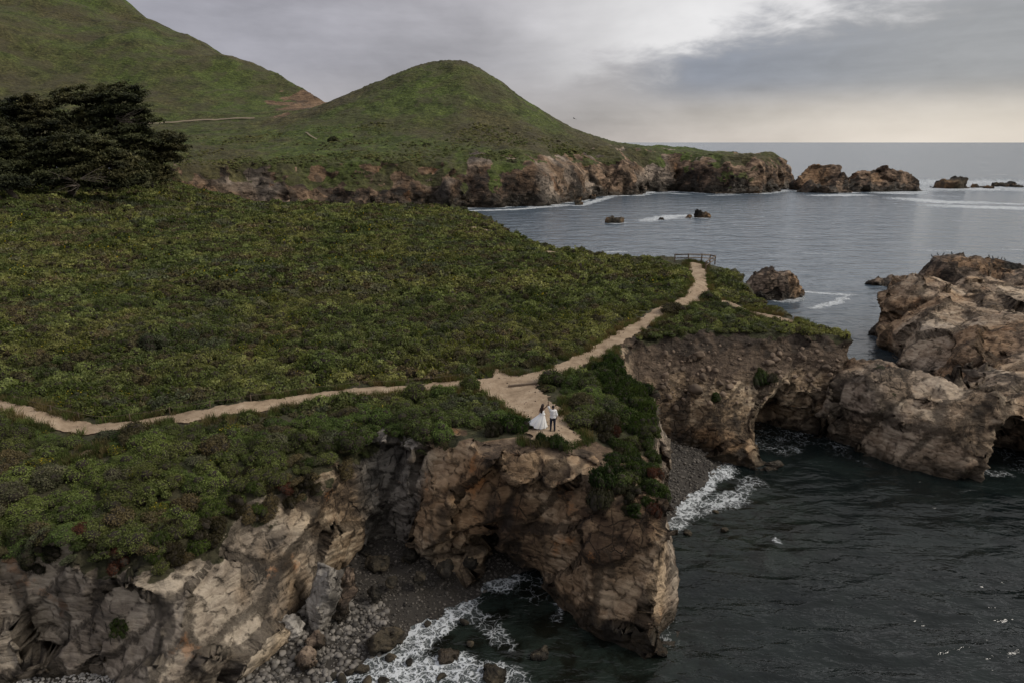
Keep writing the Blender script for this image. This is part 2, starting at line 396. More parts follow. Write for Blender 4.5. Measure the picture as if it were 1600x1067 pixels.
M['path'] = path_mat()

def sea_mat():
    m, N = new_mat('sea_water'); p = pos(N)
    sep = N.n('ShaderNodeSeparateXYZ', {0: p}); flat = N.n('ShaderNodeCombineXYZ', {0: sep.outputs[0], 1: sep.outputs[1], 2: 0.0}).outputs[0]
    foam = att(N, 'foam'); shal = att(N, 'shallow')
    # wind waves: swell, chop and ripples with crests running obliquely
    w1 = N.noise(N.mapping(flat, rot=(0, 0, 0.35), sc=(0.5, 1.15, 1)), 0.34, 2.0, 0.55, 0.6)
    w2 = N.noise(N.mapping(flat, rot=(0, 0, 0.15), sc=(0.55, 1.25, 1)), 1.05, 3.0, 0.6, 0.5)
    w3 = N.noise(N.mapping(flat, rot=(0, 0, -0.3), sc=(0.7, 1.2, 1)), 4.0, 2.0, 0.6, 0.4)
    w0 = N.noise(N.mapping(flat, rot=(0, 0, 0.2), sc=(0.75, 1.25, 1)), 0.13, 3.0, 0.6, 0.5)
    h = N.m('ADD', N.m('ADD', N.m('MULTIPLY', w1, 1.5), N.m('MULTIPLY', w0, N.lin(sep.outputs[1], 60.0, 260.0, 0.0, 7.5))), N.m('ADD', N.m('MULTIPLY', w2, 0.50), N.m('MULTIPLY', w3, 0.09)))
    kn = N.noise(flat, 0.22, 4.0, 0.6, 0.4)
    deep_sheen = N.mix(N.ss(sep.outputs[1], 60.0, 160.0), N.mix(N.ss(kn, 0.4, 0.65), (0.005, 0.008, 0.008), (0.010, 0.015, 0.014)), (0.098, 0.128, 0.158))  # far out paler and bluer: reflected sky brightness put into the base colour
    col = N.mix(shal, deep_sheen, N.mix(N.ss(N.noise(flat, 0.5, 5.0, 0.65, 0.6), 0.38, 0.6), (0.006, 0.007, 0.005), (0.015, 0.021, 0.017)))
    bub = N.noise(flat, 0.9, 3.0, 0.6, 0.0, out=1)
    wv = N.vm('ADD', flat, N.vm('SCALE', bub, 1.9))
    e1 = N.n('ShaderNodeTexVoronoi', {'Vector': wv, 'Scale': 1.35}, feature='DISTANCE_TO_EDGE').outputs['Distance']
    e2 = N.n('ShaderNodeTexVoronoi', {'Vector': wv, 'Scale': 3.6}, feature='DISTANCE_TO_EDGE').outputs['Distance']
    lace = N.m('MAXIMUM', N.m('SUBTRACT', 1.0, N.ss(e1, 0.0, 0.20)), N.m('MULTIPLY', 0.75, N.m('SUBTRACT', 1.0, N.ss(e2, 0.0, 0.22))))
    fn = N.noise(flat, 0.55, 6.0, 0.7, 0.5)
    fa = N.m('ADD', N.m('ADD', foam, N.m('MULTIPLY', N.m('SUBTRACT', lace, 0.62), 0.95)), N.m('MULTIPLY', N.m('SUBTRACT', fn, 0.5), 1.0))
    ff = N.m('MULTIPLY', N.ss(fa, 0.40, 1.12), N.ss(foam, 0.02, 0.16))
    # scattered whitecaps out at sea
    cap = N.m('MULTIPLY', N.ss(N.noise(N.mapping(flat, rot=(0, 0, 0.1), sc=(0.5, 1.7, 1)), 0.06, 6.0, 0.7, 0.3), 0.63, 0.72), N.ss(sep.outputs[1], 90.0, 160.0))
    ff = N.m('MAXIMUM', ff, N.m('MULTIPLY', cap, 0.42))
    wash = N.m('MULTIPLY', N.ss(N.m('ADD', foam, N.m('MULTIPLY', N.m('SUBTRACT', fn, 0.5), 1.2)), 0.30, 1.0), 0.30)
    col = N.mix(wash, col, (0.34, 0.38, 0.38))
    col = N.mix(N.m('MULTIPLY', ff, 0.92), col, (0.60, 0.63, 0.64))
    rough = N.m('ADD', N.lin(N.m('LOGARITHM', N.m('MAXIMUM', sep.outputs[1], 1.0), 10.0), 1.6, 2.7, 0.08, 0.2), N.m('MULTIPLY', ff, 0.6))
    # far out the waves melt into gloss
    far = N.lin(N.m('LOGARITHM', N.m('MAXIMUM', sep.outputs[1], 1.0), 10.0), 1.6, 2.5, 1.0, 0.5)
    bp = N.n('ShaderNodeBump', {'Height': N.m('ADD', h, N.m('MULTIPLY', ff, 0.25)), 'Strength': far, 'Distance': 0.34})
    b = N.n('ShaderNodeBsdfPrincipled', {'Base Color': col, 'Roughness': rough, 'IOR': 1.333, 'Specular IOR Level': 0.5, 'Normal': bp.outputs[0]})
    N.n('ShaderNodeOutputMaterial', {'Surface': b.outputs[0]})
    return m
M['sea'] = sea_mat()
M['beach'] = plain('wet_gravel', (0.038, 0.033, 0.027), 0.75, 0.6, 6.0, 0.8, 0.08)
M['pebble'] = plain('beach_pebble', (0.145, 0.132, 0.115), 0.7, 0.35, 2.5, 0.3, 0.03, obj_rnd=0.65)
M['dark_pebble'] = plain('wet_pebble', (0.075, 0.066, 0.055), 0.5, 0.4, 2.5, 0.3, 0.03, obj_rnd=0.75)
M['pale_pebble'] = plain('dry_pebble', (0.27, 0.258, 0.238), 0.8, 0.3, 2.5, 0.3, 0.03, obj_rnd=0.4)
M['scree'] = plain('scree_stone', (0.165, 0.122, 0.086), 0.9, 0.4, 2.0, 0.5, 0.05, obj_rnd=0.45)
M['road'] = plain('dusty_road', (0.21, 0.17, 0.115), 0.9, 0.3, 0.2, 0.2, 0.05)
M['wood'] = plain('weathered_wood', (0.15, 0.112, 0.08), 0.85, 0.45, 5.0, 0.5, 0.01)
M['bark'] = plain('grey_bark', (0.085, 0.068, 0.055), 0.9, 0.5, 2.0, 0.8, 0.05)
M['dead_wood'] = plain('bleached_twig', (0.20, 0.165, 0.135), 0.9, 0.4, 2.0, 0.5, 0.03)
M['twig'] = plain('shrub_twig', (0.030, 0.024, 0.017), 0.95, 0.5, 4.0, 0.8, 0.05)
M['green'] = leaf_mat('coyote_brush_leaf', (0.042, 0.054, 0.017), (0.172, 0.218, 0.066), rnd=0.55)
M['bright'] = leaf_mat('bright_shrub_leaf', (0.046, 0.070, 0.019), (0.195, 0.270, 0.075), rnd=0.5)
M['field'] = leaf_mat('field_shrub_leaf', (0.060, 0.072, 0.023), (0.270, 0.310, 0.105), rnd=0.7, patch=((0.050, 0.044, 0.022), (0.150, 0.132, 0.066)))
M['sage'] = leaf_mat('sage_leaf', (0.046, 0.054, 0.028), (0.185, 0.205, 0.115), rnd=0.5)
M['dry'] = leaf_mat('dry_shrub_leaf', (0.048, 0.042, 0.018), (0.165, 0.148, 0.072), rnd=0.5, transl=0.1)
M['yellow'] = leaf_mat('flowering_shrub_leaf', (0.036, 0.050, 0.012), (0.160, 0.190, 0.045), rnd=0.5, flower=(0.48, 0.36, 0.03))
M['ice'] = leaf_mat('ice_plant_leaf', (0.016, 0.028, 0.008), (0.070, 0.112, 0.022), rnd=0.4)
M['icered'] = leaf_mat('ice_plant_dark_leaf', (0.014, 0.014, 0.008), (0.060, 0.058, 0.026), rnd=0.4, patch=((0.05, 0.02, 0.012), (0.12, 0.05, 0.03)))
M['grass'] = leaf_mat('dry_grass_blade', (0.070, 0.062, 0.026), (0.230, 0.190, 0.090), rnd=0.5)
M['cypress'] = leaf_mat('cypress_spray', (0.011, 0.014, 0.007), (0.145, 0.155, 0.066), rnd=0.2, transl=0.1)
M['hillveg'] = leaf_mat('hill_scrub_leaf', (0.110, 0.125, 0.050), (0.250, 0.275, 0.115), rnd=0.5, transl=0.25, patch=((0.05, 0.043, 0.028), (0.12, 0.10, 0.066)))
# ------------------------------------------------------------------ the headland: cliff line given at the waterline, half way up and at the rim
ST = [((-75, 30), (-75, 31), (-75, 33)), ((-45, 28.5), (-45, 29.5), (-45, 31)), ((-33, 28), (-33, 29), (-33, 30.5)),
      ((-27.5, 29.6), (-27.5, 30), (-27, 30.2)), ((-25, 31.3), (-25.2, 31.6), (-25, 31.6)), ((-22.8, 29.9), (-23.2, 30.8), (-23.6, 31.8)),
      ((-20.8, 28.5), (-21.0, 29.9), (-21, 31.2)), ((-17.2, 26.9), (-17.8, 29.0), (-18.7, 31.0)), ((-14.2, 28.8), (-15.4, 30.8), (-17.0, 32.9)),
      ((-13.2, 32.4), (-14.2, 33.5), (-15.4, 34.9)), ((-12.6, 35.3), (-12.8, 36), (-13.3, 37)), ((-10.6, 37.3), (-10.4, 37.7), (-10.7, 38.8)),
      ((-10.7, 40.0), (-10.5, 40.9), (-10.2, 41.0)), ((-8.4, 40.4), (-8.3, 41.2), (-8.3, 41.4)), ((-6.6, 40.6), (-6.6, 41.2), (-6.4, 41.0)),
      ((-5.9, 38.9), (-5.7, 39.6), (-5.4, 40.4)), ((-4.0, 38.4), (-3.9, 39.2), (-3.9, 40.2)), ((-2.2, 38.6), (-2.3, 38.7), (-2.4, 39.9)),
      ((0.2, 38.0), (0.2, 38.2), (0.2, 39.6)), ((2.9, 37.0), (2.9, 37.7), (2.6, 39.4)), ((3.5, 35.2), (4.0, 36.2), (4.6, 38.9)),
      ((5, 33.5), (5.4, 34.6), (6.0, 37.2)), ((7, 32.6), (7.2, 33.6), (7.6, 36)), ((8.9, 33.0), (8.9, 34.2), (8.8, 36)),
      ((9.9, 36), (9.7, 37), (9.4, 38.5)), ((10.3, 40), (10.0, 41), (9.6, 42)), ((11, 45), (10.7, 45.3), (10.1, 46)),
      ((11.5, 48.5), (11.1, 49), (10.6, 49.3)), ((11.6, 51.5), (10.6, 51.5), (9.6, 52)), ((12.2, 54.5), (11, 55.5), (9, 56)),
      ((13.2, 57), (12, 59), (9.8, 60)), ((16, 57.4), (15.5, 59.8), (13, 62.8)), ((20, 56.6), (20, 59.4), (18, 64)), ((23, 56), (23.2, 59.6), (24, 64.7)),
      ((25, 58.0), (27, 60.6), (29, 65)), ((30, 61.5), (32, 62.5), (33.2, 64.7)), ((35.5, 66.5), (35, 66.5), (34.2, 66.6)),
      ((34.5, 70), (33.5, 70), (32, 70)), ((34, 78), (33, 78), (31, 77.5)), ((35, 88), (34, 88), (31.5, 88)), ((37, 100), (36, 100), (34, 100)),
      ((36, 111), (35, 111), (33.2, 110)), ((33, 116), (32.7, 115), (32, 113)), ((25, 118), (25, 117), (25, 115)), ((15, 119), (15, 117.5), (15, 115.5)),
      ((8, 122), (8, 120.5), (7.5, 118.5)), ((3, 136), (2, 135.5), (0.5, 135)), ((-6, 178), (-7, 177.5), (-9, 176.5)), ((-17, 198), (-18, 196.5), (-19, 194)),
      ((-35, 199), (-35, 197), (-35, 194)), ((-65, 188), (-65, 186), (-65, 183)), ((-84, 205), (-84, 203), (-84, 199)), ((-112, 236), (-112, 233), (-113, 229)),
      ((-140, 250), (-140, 248), (-140, 244)), ((-300, 262), (-300, 262), (-300, 262)), ((-300, 30), (-300, 30), (-300, 30))]
BASE = [s[0] for s in ST]; MID = [s[1] for s in ST]; RIM = [s[2] for s in ST]
HC = [(2.6, 41, 10), (-24, 41, 10), (-35, 42, 10.3), (-45, 36, 9.2), (-10, 44.5, 10.1), (-20, 45, 10.3), (-20, 37.5, 9.3), (-28, 36, 9.2), (-14, 41, 9.7),
      (7.6, 36, 7.3), (9.3, 39, 8.0), (9.6, 45, 9.2), (9, 52, 9.7), (6, 38.4, 8.9), (4.6, 39.3, 9.5), (2, 39.8, 9.6), (-4, 40.4, 9.4), (-10, 40.5, 9.0), (-6, 43, 9.9), (-12.8, 38, 8.6),
      (-15.4, 35.5, 8.1), (-17.3, 33, 7.8), (-19, 31, 7.4), (-24, 32, 7.8), (-26, 30.5, 7.3), (-33, 30, 7.5), (-45, 31, 7.6),
      (5, 46, 10.05), (5, 55, 10.1), (9.8, 60, 10), (13, 63, 10), (18, 64, 10), (24, 65, 9.9), (29, 65, 9.7), (33, 65, 9.4), (30, 72, 9.3), (30, 80, 9.0), (31, 88, 8.3), (33, 100, 9.0),
      (28, 100, 10), (28, 107, 10.1), (25, 114, 8.9), (30, 113, 8.5), (33.5, 110, 8.7), (22, 90, 10.1), (15, 75, 10.2), (-10, 60, 10.4), (-40, 60, 11), (0, 90, 10.4), (-40, 90, 11.6), (-80, 80, 13), (7, 118, 10.2), (0, 134, 10.4),
      (-30, 130, 11.2), (-60, 110, 12.6), (-70, 140, 13.8), (-105, 141, 17), (-90, 170, 16), (-50, 165, 12.2), (-9, 176, 10.6), (-19, 193, 10.8), (-35, 193, 11), (-65, 183, 12.3), (-84, 198, 14), (-113, 228, 16), (-140, 200, 20), (-150, 120, 20), (-110, 70, 14.5), (-200, 150, 26), (-200, 60, 18), (-300, 200, 36)]
def Hn(x, y):
    x = np.asarray(x, np.float64); y = np.asarray(y, np.float64)
    q = np.stack([x.ravel(), y.ravel(), 0 * x.ravel()], 1)
    return idw(x, y, HC, 3.2, 2.2) + (0.42 * fbm(q * 0.085, 2, 41)).reshape(x.shape) * np.clip((y - 43) / 6, 0, 1).astype(np.float32)

def blob_cut(f, X, Y, Z, c, r, rotz=0.0, k=0.8):
    x, y, z = X - c[0], Y - c[1], Z - c[2]; cs, sn = math.cos(rotz), math.sin(rotz)
    a, b = x * cs + y * sn, -x * sn + y * cs
    q = np.sqrt((a / r[0]) ** 2 + (b / r[1]) ** 2 + (z / r[2]) ** 2)
    d = (q - 1) * min(r)
    hh = np.clip(0.5 - 0.5 * (f + d) / k, 0, 1) if k else 0
    return np.maximum(f, -d) if not k else (f * (1 - hh) + (-d) * hh + k * hh * (1 - hh))
def blob_add(f, X, Y, Z, c, r, rotz=0.0, k=0.8):
    x, y, z = X - c[0], Y - c[1], Z - c[2]; cs, sn = math.cos(rotz), math.sin(rotz)
    a, b = x * cs + y * sn, -x * sn + y * cs
    d = (np.sqrt((a / r[0]) ** 2 + (b / r[1]) ** 2 + (z / r[2]) ** 2) - 1) * min(r)
    hh = np.clip(0.5 + 0.5 * (f - d) / k, 0, 1)
    return f * (1 - hh) + d * hh - k * hh * (1 - hh)

def cliff_volume(lo, hi, h, base, mid, rim, Hf, amp, seed, ops=None):
    dims = [int((b - a) / h) + 1 for a, b in zip(lo, hi)]
    xs, ys, zs = [np.arange(d, dtype=np.float32) * h + a for d, a in zip(dims, lo)]
    X2, Y2 = np.meshgrid(xs, ys, indexing='ij')
    db, dm, dr = [poly_sd(X2, Y2, q) for q in (base, mid, rim)]
    H2 = Hf(X2, Y2)
    f = np.empty(dims, np.float32)
    for k, z in enumerate(zs):
        w = np.clip(z / np.maximum(H2 * 0.97, 2.0), -0.15, 1.05)
        d = np.where(w < 0.55, db + (dm - db) * (w / 0.55), dm + (dr - dm) * ((w - 0.55) / 0.45))
        f[:, :, k] = np.maximum(-d, z - H2)
    X, Y, Z = X2[:, :, None], Y2[:, :, None], zs[None, None, :]
    if ops: f = ops(f, X, Y, Z)
    nz = amp * grid_noise(lo, dims, h, 3, (0.17, 0.17, 0.13), 2, seed) * 2.2 + 0.32 * amp * grid_noise(lo, dims, h, 2, (0.45, 0.45, 0.16), 1, seed + 9) * 2.0
    top = np.clip((Z - (H2[:, :, None] - 1.0)) / 1.0, 0, 1)            # keep the walking surface calm
    inland = np.clip((dr[:, :, None] - 0.5) / 2.0, 0, 1)
    f = f + nz * (1 - top * inland)
    f[:, :, 0] = np.minimum(f[:, :, 0], 0) * 0 + 0.5                     # close underneath
    return surface_nets(f, lo, h)

def planar(v, n, q, w, tilt, lim, groove, seed):
    """flatten every block of rock onto a plane of its own (blocks by voronoi in q), so faces meet in real edges"""
    cid, jt, val = facets(q, seed); u, inv = np.unique(cid, return_inverse=True); cnt = np.bincount(inv).astype(np.float32)
    mp = np.stack([np.bincount(inv, v[:, a]) / cnt for a in range(3)], 1); mn = np.stack([np.bincount(inv, n[:, a]) / cnt for a in range(3)], 1)
    mn = mn / np.maximum(np.linalg.norm(mn, axis=1, keepdims=True), 1e-6) + tilt * np.random.default_rng(seed).normal(size=mn.shape)
    mn /= np.linalg.norm(mn, axis=1, keepdims=True)
    N_ = mn[inv]; t = ((mp[inv] - v) * N_).sum(1) / np.maximum((n * N_).sum(1), 0.4)
    t = lim * np.tanh(t / lim) - groove * np.exp(-(jt / 0.05) ** 2)
    return v + n * (t * w)[:, None], jt, val
def rough_rock(v, f, w, size=2.6, na=0.12, seed=3, k=1.0, tilt=0.20):
    """break the smooth volume into planar, jointed rock (w: weight per vertex, size: block size in metres)"""
    ca, sa = math.cos(0.75), math.sin(0.75)                       # joints dip steeply
    def rot(p):
        q = p + 0.30 * k * np.stack([gnoise(p * 0.4 / k + o, seed + i) for i, o in enumerate((0, 31, 63))], 1)
        return np.stack([q[:, 0] * ca + q[:, 2] * sa, q[:, 1], -q[:, 0] * sa + q[:, 2] * ca], 1)
    n = vnormals(v, f); r1 = rot(v)
    v1, j1, c1 = planar(v, n, r1 / (size * k) * np.array([0.62, 0.85, 1.35]), w * 0.88, tilt, 0.36 * size * k, 0.07 * k, seed)
    n = vnormals(v1, f)
    v2, j2, c2 = planar(v1, n, r1 / (size * 0.32 * k) * np.array([0.66, 0.9, 1.4]), w * 0.66, tilt * 1.2, 0.15 * size * k, 0.04 * k, seed + 5)
    n = vnormals(v2, f); q = v2 / k
    d = na * (0.8 * (ridged(np.stack([r1[:, 0] * 0.5, r1[:, 1] * 0.6, r1[:, 2] * 1.7], 1) / k, 2, seed + 8) - 0.8) + 0.7 * gnoise(q * 2.1, seed + 31))
    return v2 + n * (d * w * k)[:, None], (np.minimum(j1 * 1.1, j2 * 0.9 + 0.05) + (1 - w), c1, c2)

def cave_ops(f, X, Y, Z):
    # hollow under the headland, open to the left cove
    f = blob_cut(f, X, Y, Z, (-1.2, 40.7, 0.2), (0.95, 5.0, 3.6), -0.05, 0.3)
    f = blob_cut(f, X, Y, Z, (0.6, 39.6, -0.2), (1.7, 4.5, 2.0), -0.15, 0.3)
    # undercut back of the cove
    f = blob_cut(f, X, Y, Z, (-9.4, 41.5, 2.6), (0.5, 2.0, 3.8), 0.3, 0.3)
    f = blob_cut(f, X, Y, Z, (-6.4, 41.0, 1.8), (0.5, 3.0, 4.2), 0.1, 0.25)
    f = blob_cut(f, X, Y, Z, (-2.35, 39.6, 3.4), (0.28, 1.6, 5.0), 0.2, 0.2)
    # crease in the left cliff
    f = blob_cut(f, X, Y, Z, (-21.9, 29.5, 3.5), (0.55, 1.4, 4.5), 0.3, 0.4)
    # right cove: arch next to the neck, clefts in the face
    f = blob_cut(f, X, Y, Z, (27.0, 59.0, 0.4), (4.6, 7.0, 4.6), 0.35, 0.5)
    f = blob_cut(f, X, Y, Z, (17.8, 57.3, 1.0), (0.7, 2.2, 4.5), 0.2, 0.4)
    f = blob_cut(f, X, Y, Z, (13.2, 56.0, 0.5), (1.5, 2.2, 3.0), 0.3, 0.5)
    # buttress ribs, rocky fin standing above the right edge, knobs along the rim
    f = blob_add(f, X, Y, Z, (-5.0, 39.4, 2.5), (0.9, 1.0, 4.4), 0.0, 0.5)
    f = blob_add(f, X, Y, Z, (-3.4, 39.9, 1.6), (0.7, 0.9, 3.6), 0.0, 0.4)
    f = blob_add(f, X, Y, Z, (10.75, 47.6, 6.0), (0.75, 2.2, 4.9), 0.15, 0.4)
    f = blob_add(f, X, Y, Z, (10.9, 49.0, 7.6), (0.5, 0.8, 3.3), 0.15, 0.3)
    f = blob_add(f, X, Y, Z, (7.6, 35.0, 5.2), (1.9, 1.6, 3.0), 0.0, 0.6)
    for x, y, z, r in ((-3.7, 40.0, 9.2, 0.7), (-7.2, 41.0, 9.0, 0.8), (1.1, 39.3, 9.2, 0.9), (3.0, 39.0, 9.0, 0.7), (6.5, 36.6, 7.6, 0.9), (8.7, 36.4, 7.4, 0.8), (-1.3, 39.6, 9.2, 0.6)):
        f = blob_add(f, X, Y, Z, (x, y, z), (r, r * 0.8, r * 0.85), 0.3, 0.4)
    return f

# ------------------------------------------------------------------ footpaths (centre lines by pixel on the plateau)
def px_line(pts, z=10.0):
    out = []
    for u, v in pts:
        x, y = P(u, v, z)
        for _ in range(4):
            zz = float(Hn(np.array([x]), np.array([y]))[0]); x, y = P(u, v, zz)
        out.append((x, y))
    return out
PATHS = [(px_line([(-160, 590), (-60, 617), (0, 634), (60, 651), (105, 664), (150, 670), (200, 664), (260, 655), (330, 645), (400, 635), (480, 622), (560, 612), (640, 608), (720, 601), (800, 596)]), 0.68, 0.85),
         (px_line([(795, 597), (870, 583), (930, 553), (985, 517), (1030, 489), (1060, 477), (1085, 463), (1094, 447), (1092, 428), (1087, 413)]), 0.80, 1.15),
         (px_line([(1132, 473), (1160, 486), (1200, 496), (1232, 504)]), 1.0, 1.0),
         (px_line([(790, 596), (778, 586), (773, 578)]), 0.75, 0.25),
         (px_line([(128, 712), (140, 708)]), 0.45, 0.4),
         (px_line([(742, 357), (757, 361)]), 1.0, 1.2), (px_line([(858, 394), (868, 397)]), 0.7, 0.6)]
CLEAR = px_line([(740, 606), (790, 588), (842, 588), (835, 606), (868, 632), (884, 655), (893, 672), (915, 690), (895, 698), (868, 698), (835, 688), (820, 668), (812, 650), (780, 628)])
def path_mask(x, y):
    """signed metres inside the trodden ground (positive inside)"""
    wob = 0.22 * fbm(np.stack([x, y, 0 * x], 1) * 0.8, 2, 5) + 0.10 * gnoise(np.stack([x, y, 0 * x], 1) * 2.9, 8)
    m = poly_sd(x, y, CLEAR) + 2.0 * wob
    for pts, w0, w1 in PATHS:
        d, t = line_d(x, y, pts); m = np.maximum(m, w0 + (w1 - w0) * t - d + wob)
    return m


def build_headland():
    lo, hi, h = (-46.0, 26.0, -1.4), (40.0, 72.0, 11.6), 0.20
    v, f = cliff_volume(lo, hi, h, BASE, MID, RIM, Hn, 0.27, 4, cave_ops)
    n = vnormals(v, f); H2 = Hn(v[:, 0], v[:, 1]); drim = poly_sd(v[:, 0], v[:, 1], RIM)
    below = H2 - v[:, 2]
    flat = sstep(n[:, 2], 0.55, 0.85) * (1 - sstep(below, 0.4, 0.9))
    inl = sstep(drim, 0.2, 1.2)
    w = 1 - flat * inl
    v2, d = rough_rock(v, f, w, 3.5, 0.08, 3, tilt=0.13)
    on = (flat * inl) > 0.6
    v2[on, 2] = (H2[on] * 0.85 + v2[on, 2] * 0.15)
    pm = path_mask(v2[:, 0], v2[:, 1]); v2[on & (pm > -0.6), 2] = H2[on & (pm > -0.6)] - 0.05
    Hv = Hn(v2[:, 0], v2[:, 1]); v2[:, 2] = np.minimum(v2[:, 2], Hv + 0.35)
    lip = (np.abs(v2[:, 0] - 2.0) < 4.2) & (v2[:, 1] > 37.5) & (v2[:, 1] < 45); v2[lip, 2] = np.minimum(v2[lip, 2], Hv[lip] - 0.06)
    n = vnormals(v2, f)
    wob = fbm(v2 * 0.45, 3, 31); x, y = v2[:, 0], v2[:, 1]
    # plants hang over the rim on the left slope and on the right flank of the headland
    drape = np.where(x < -9, 1.3, np.where((x > 6.0) & (y < 62) & (y > 40), 0.8, 0.35)) + 1.5 * wob
    veg = sstep(drape - below, -0.25, 0.35) * sstep(n[:, 2], 0.25, 0.55)
    nose = (1 - sstep(np.hypot((x - 3.0) / 8.0, (y - 39.2) / 2.2), 0.75, 1.0)) ; veg *= 1 - nose; veg *= 1 - (y < 39.2) * (x > 4.0); veg *= 1 - sstep(below, 0.5, 1.2) * (x > -9)
    veg = np.maximum(veg, sstep(drim, 1.5, 3.0) * flat); veg *= 1 - sstep(pm, -0.25, 0.1)
    dirt = sstep(pm, -0.7, -0.1) * flat
    scree = sstep(y, 57.0, 59.5) * sstep(x, 9.5, 11.5) * sstep(v2[:, 2] + 1.2 * wob, 5.9, 7.0) * (1 - sstep(y, 68, 70))
    dirt = np.maximum(dirt, scree)
    dirt = np.maximum(dirt, nose * flat * 0.8)
    grey = np.clip(sstep(-x + 3 * wob, 11, 15) * 0.5 + 0.55 * sstep(x, 8.5, 10) * (y < 53) * (y > 30), 0, 1)
    grey = np.maximum(grey, 0.9 * sstep(-x, 5.2, 6.2) * (1 - sstep(-x, 10, 11)) * sstep(y, 39.5, 41))
    me = mesh_np('headland', v2, f)
    soilband = scree * (1 - sstep(below + 0.8 * wob, 0.9, 1.9))
    rock_attrs(me, v2, 1.0, veg, dirt, grey, aux=d, wash=0.5 * soilband - 0.2 * scree * (1 - soilband) - 0.08 * (x < -11), lift=0.13 * sstep(-x, 10.5, 12), ochre=np.clip(sstep(gnoise(v2 * 0.13 + 5, 203), -0.05, 0.28) * (x > -9) + 0.45 * (x > -5) * (x < 11) * (y < 46), 0, 1))
    global HEAD; HEAD = (v2, f, n)
    obj('headland', me, M['cliff'], kind='structure', label='grassy headland with tan rock cliffs dropping to the sea')
    # the rest of the plateau, coarser
    lo, hi, h = (-190.0, 34.0, -1.4), (40.0, 255.0, 24.0), 0.75
    v, f = cliff_volume(lo, hi, h, BASE, MID, RIM, Hn, 0.7, 14)
    ce = v[f].mean(1); f = f[(ce[:, 1] > 71.6) | (ce[:, 0] < -45.7)]
    n = vnormals(v, f); H2 = Hn(v[:, 0], v[:, 1]); drim = poly_sd(v[:, 0], v[:, 1], RIM)
    flat = sstep(n[:, 2], 0.5, 0.8) * sstep(drim, 0.3, 2.0)
    v2, d = rough_rock(v, f, 1 - flat, 3.2, 0.2, 13)
    on = flat > 0.5; v2[on, 2] = H2[on] - 0.02
    pm = path_mask(v2[:, 0], v2[:, 1]); q = on & (pm > -1.2); v2[q, 2] = H2[q] - 0.07
    n = vnormals(v2, f); wob = fbm(v2 * 0.3, 3, 37)
    below = H2 - v2[:, 2]
    veg = sstep(3.2 + 3 * wob - below, -0.4, 0.6) * (1 - sstep(pm, -0.3, 0.1))
    dirt = np.maximum(sstep(pm, -0.6, 0), (1 - sstep(np.abs(drim), 0.5, 2.5)) * sstep(wob, -0.1, 0.2) * 0.8)
    used, inv = np.unique(f, return_inverse=True)
    me = mesh_np('plateau', v2[used], inv.reshape(f.shape)); rock_attrs(me, v2[used], 1.5, veg[used], dirt[used])
    obj('plateau', me, M['cliff'], kind='structure', label='wide scrub covered plateau running back to the cypress trees')

def build_path():
    V, F = [], []; base = 0
    for x0, x1, y0, y1, h in ((-62, 13, 38, 75, 0.22), (5, 38, 55, 118, 0.30), (-14, 12, 110, 165, 0.45)):
        xs = np.arange(x0, x1, h); ys = np.arange(y0, y1, h)
        if h == 0.22: ys = ys[ys < 56]
        if h == 0.30: ys = ys[ys > 55.3]
        X, Y = np.meshgrid(xs, ys, indexing='ij'); sh = X.shape; X, Y = X.ravel().copy(), Y.ravel().copy()
        m = path_mask(X, Y); e = 0.05
        gx = (path_mask(X + e, Y) - m) / e; gy = (path_mask(X, Y + e) - m) / e
        g2 = np.maximum(gx * gx + gy * gy, 0.3)
        mo = m < 0; mv = np.clip(-m, 0, h * 1.2)
        X[mo] += (gx / g2 * mv)[mo]; Y[mo] += (gy / g2 * mv)[mo]
        keep = (m.reshape(sh) > -0.02)
        cell = keep[:-1, :-1] | keep[1:, :-1] | keep[:-1, 1:] | keep[1:, 1:]
        ii, jj = np.nonzero(cell); nyy = sh[1]
        q = np.stack([ii * nyy + jj, (ii + 1) * nyy + jj, (ii + 1) * nyy + jj + 1, ii * nyy + jj + 1], 1)
        Z = Hn(X, Y) + 0.045 + 0.035 * fbm(np.stack([X, Y, 0 * X], 1) * 1.3, 2, 3) + 0.05 * np.clip(-m, 0, .1) * -10 * 0.06
        u, inv = np.unique(q, return_inverse=True)
        V.append(np.stack([X, Y, Z], 1)[u]); F.append(inv.reshape(q.shape) + base); base += len(u)
    me = mesh_np('path', np.concatenate(V), np.concatenate(F))
    obj('path', me, M['path'], kind='structure', label='pale sandy footpath winding over the headland to the viewpoint')

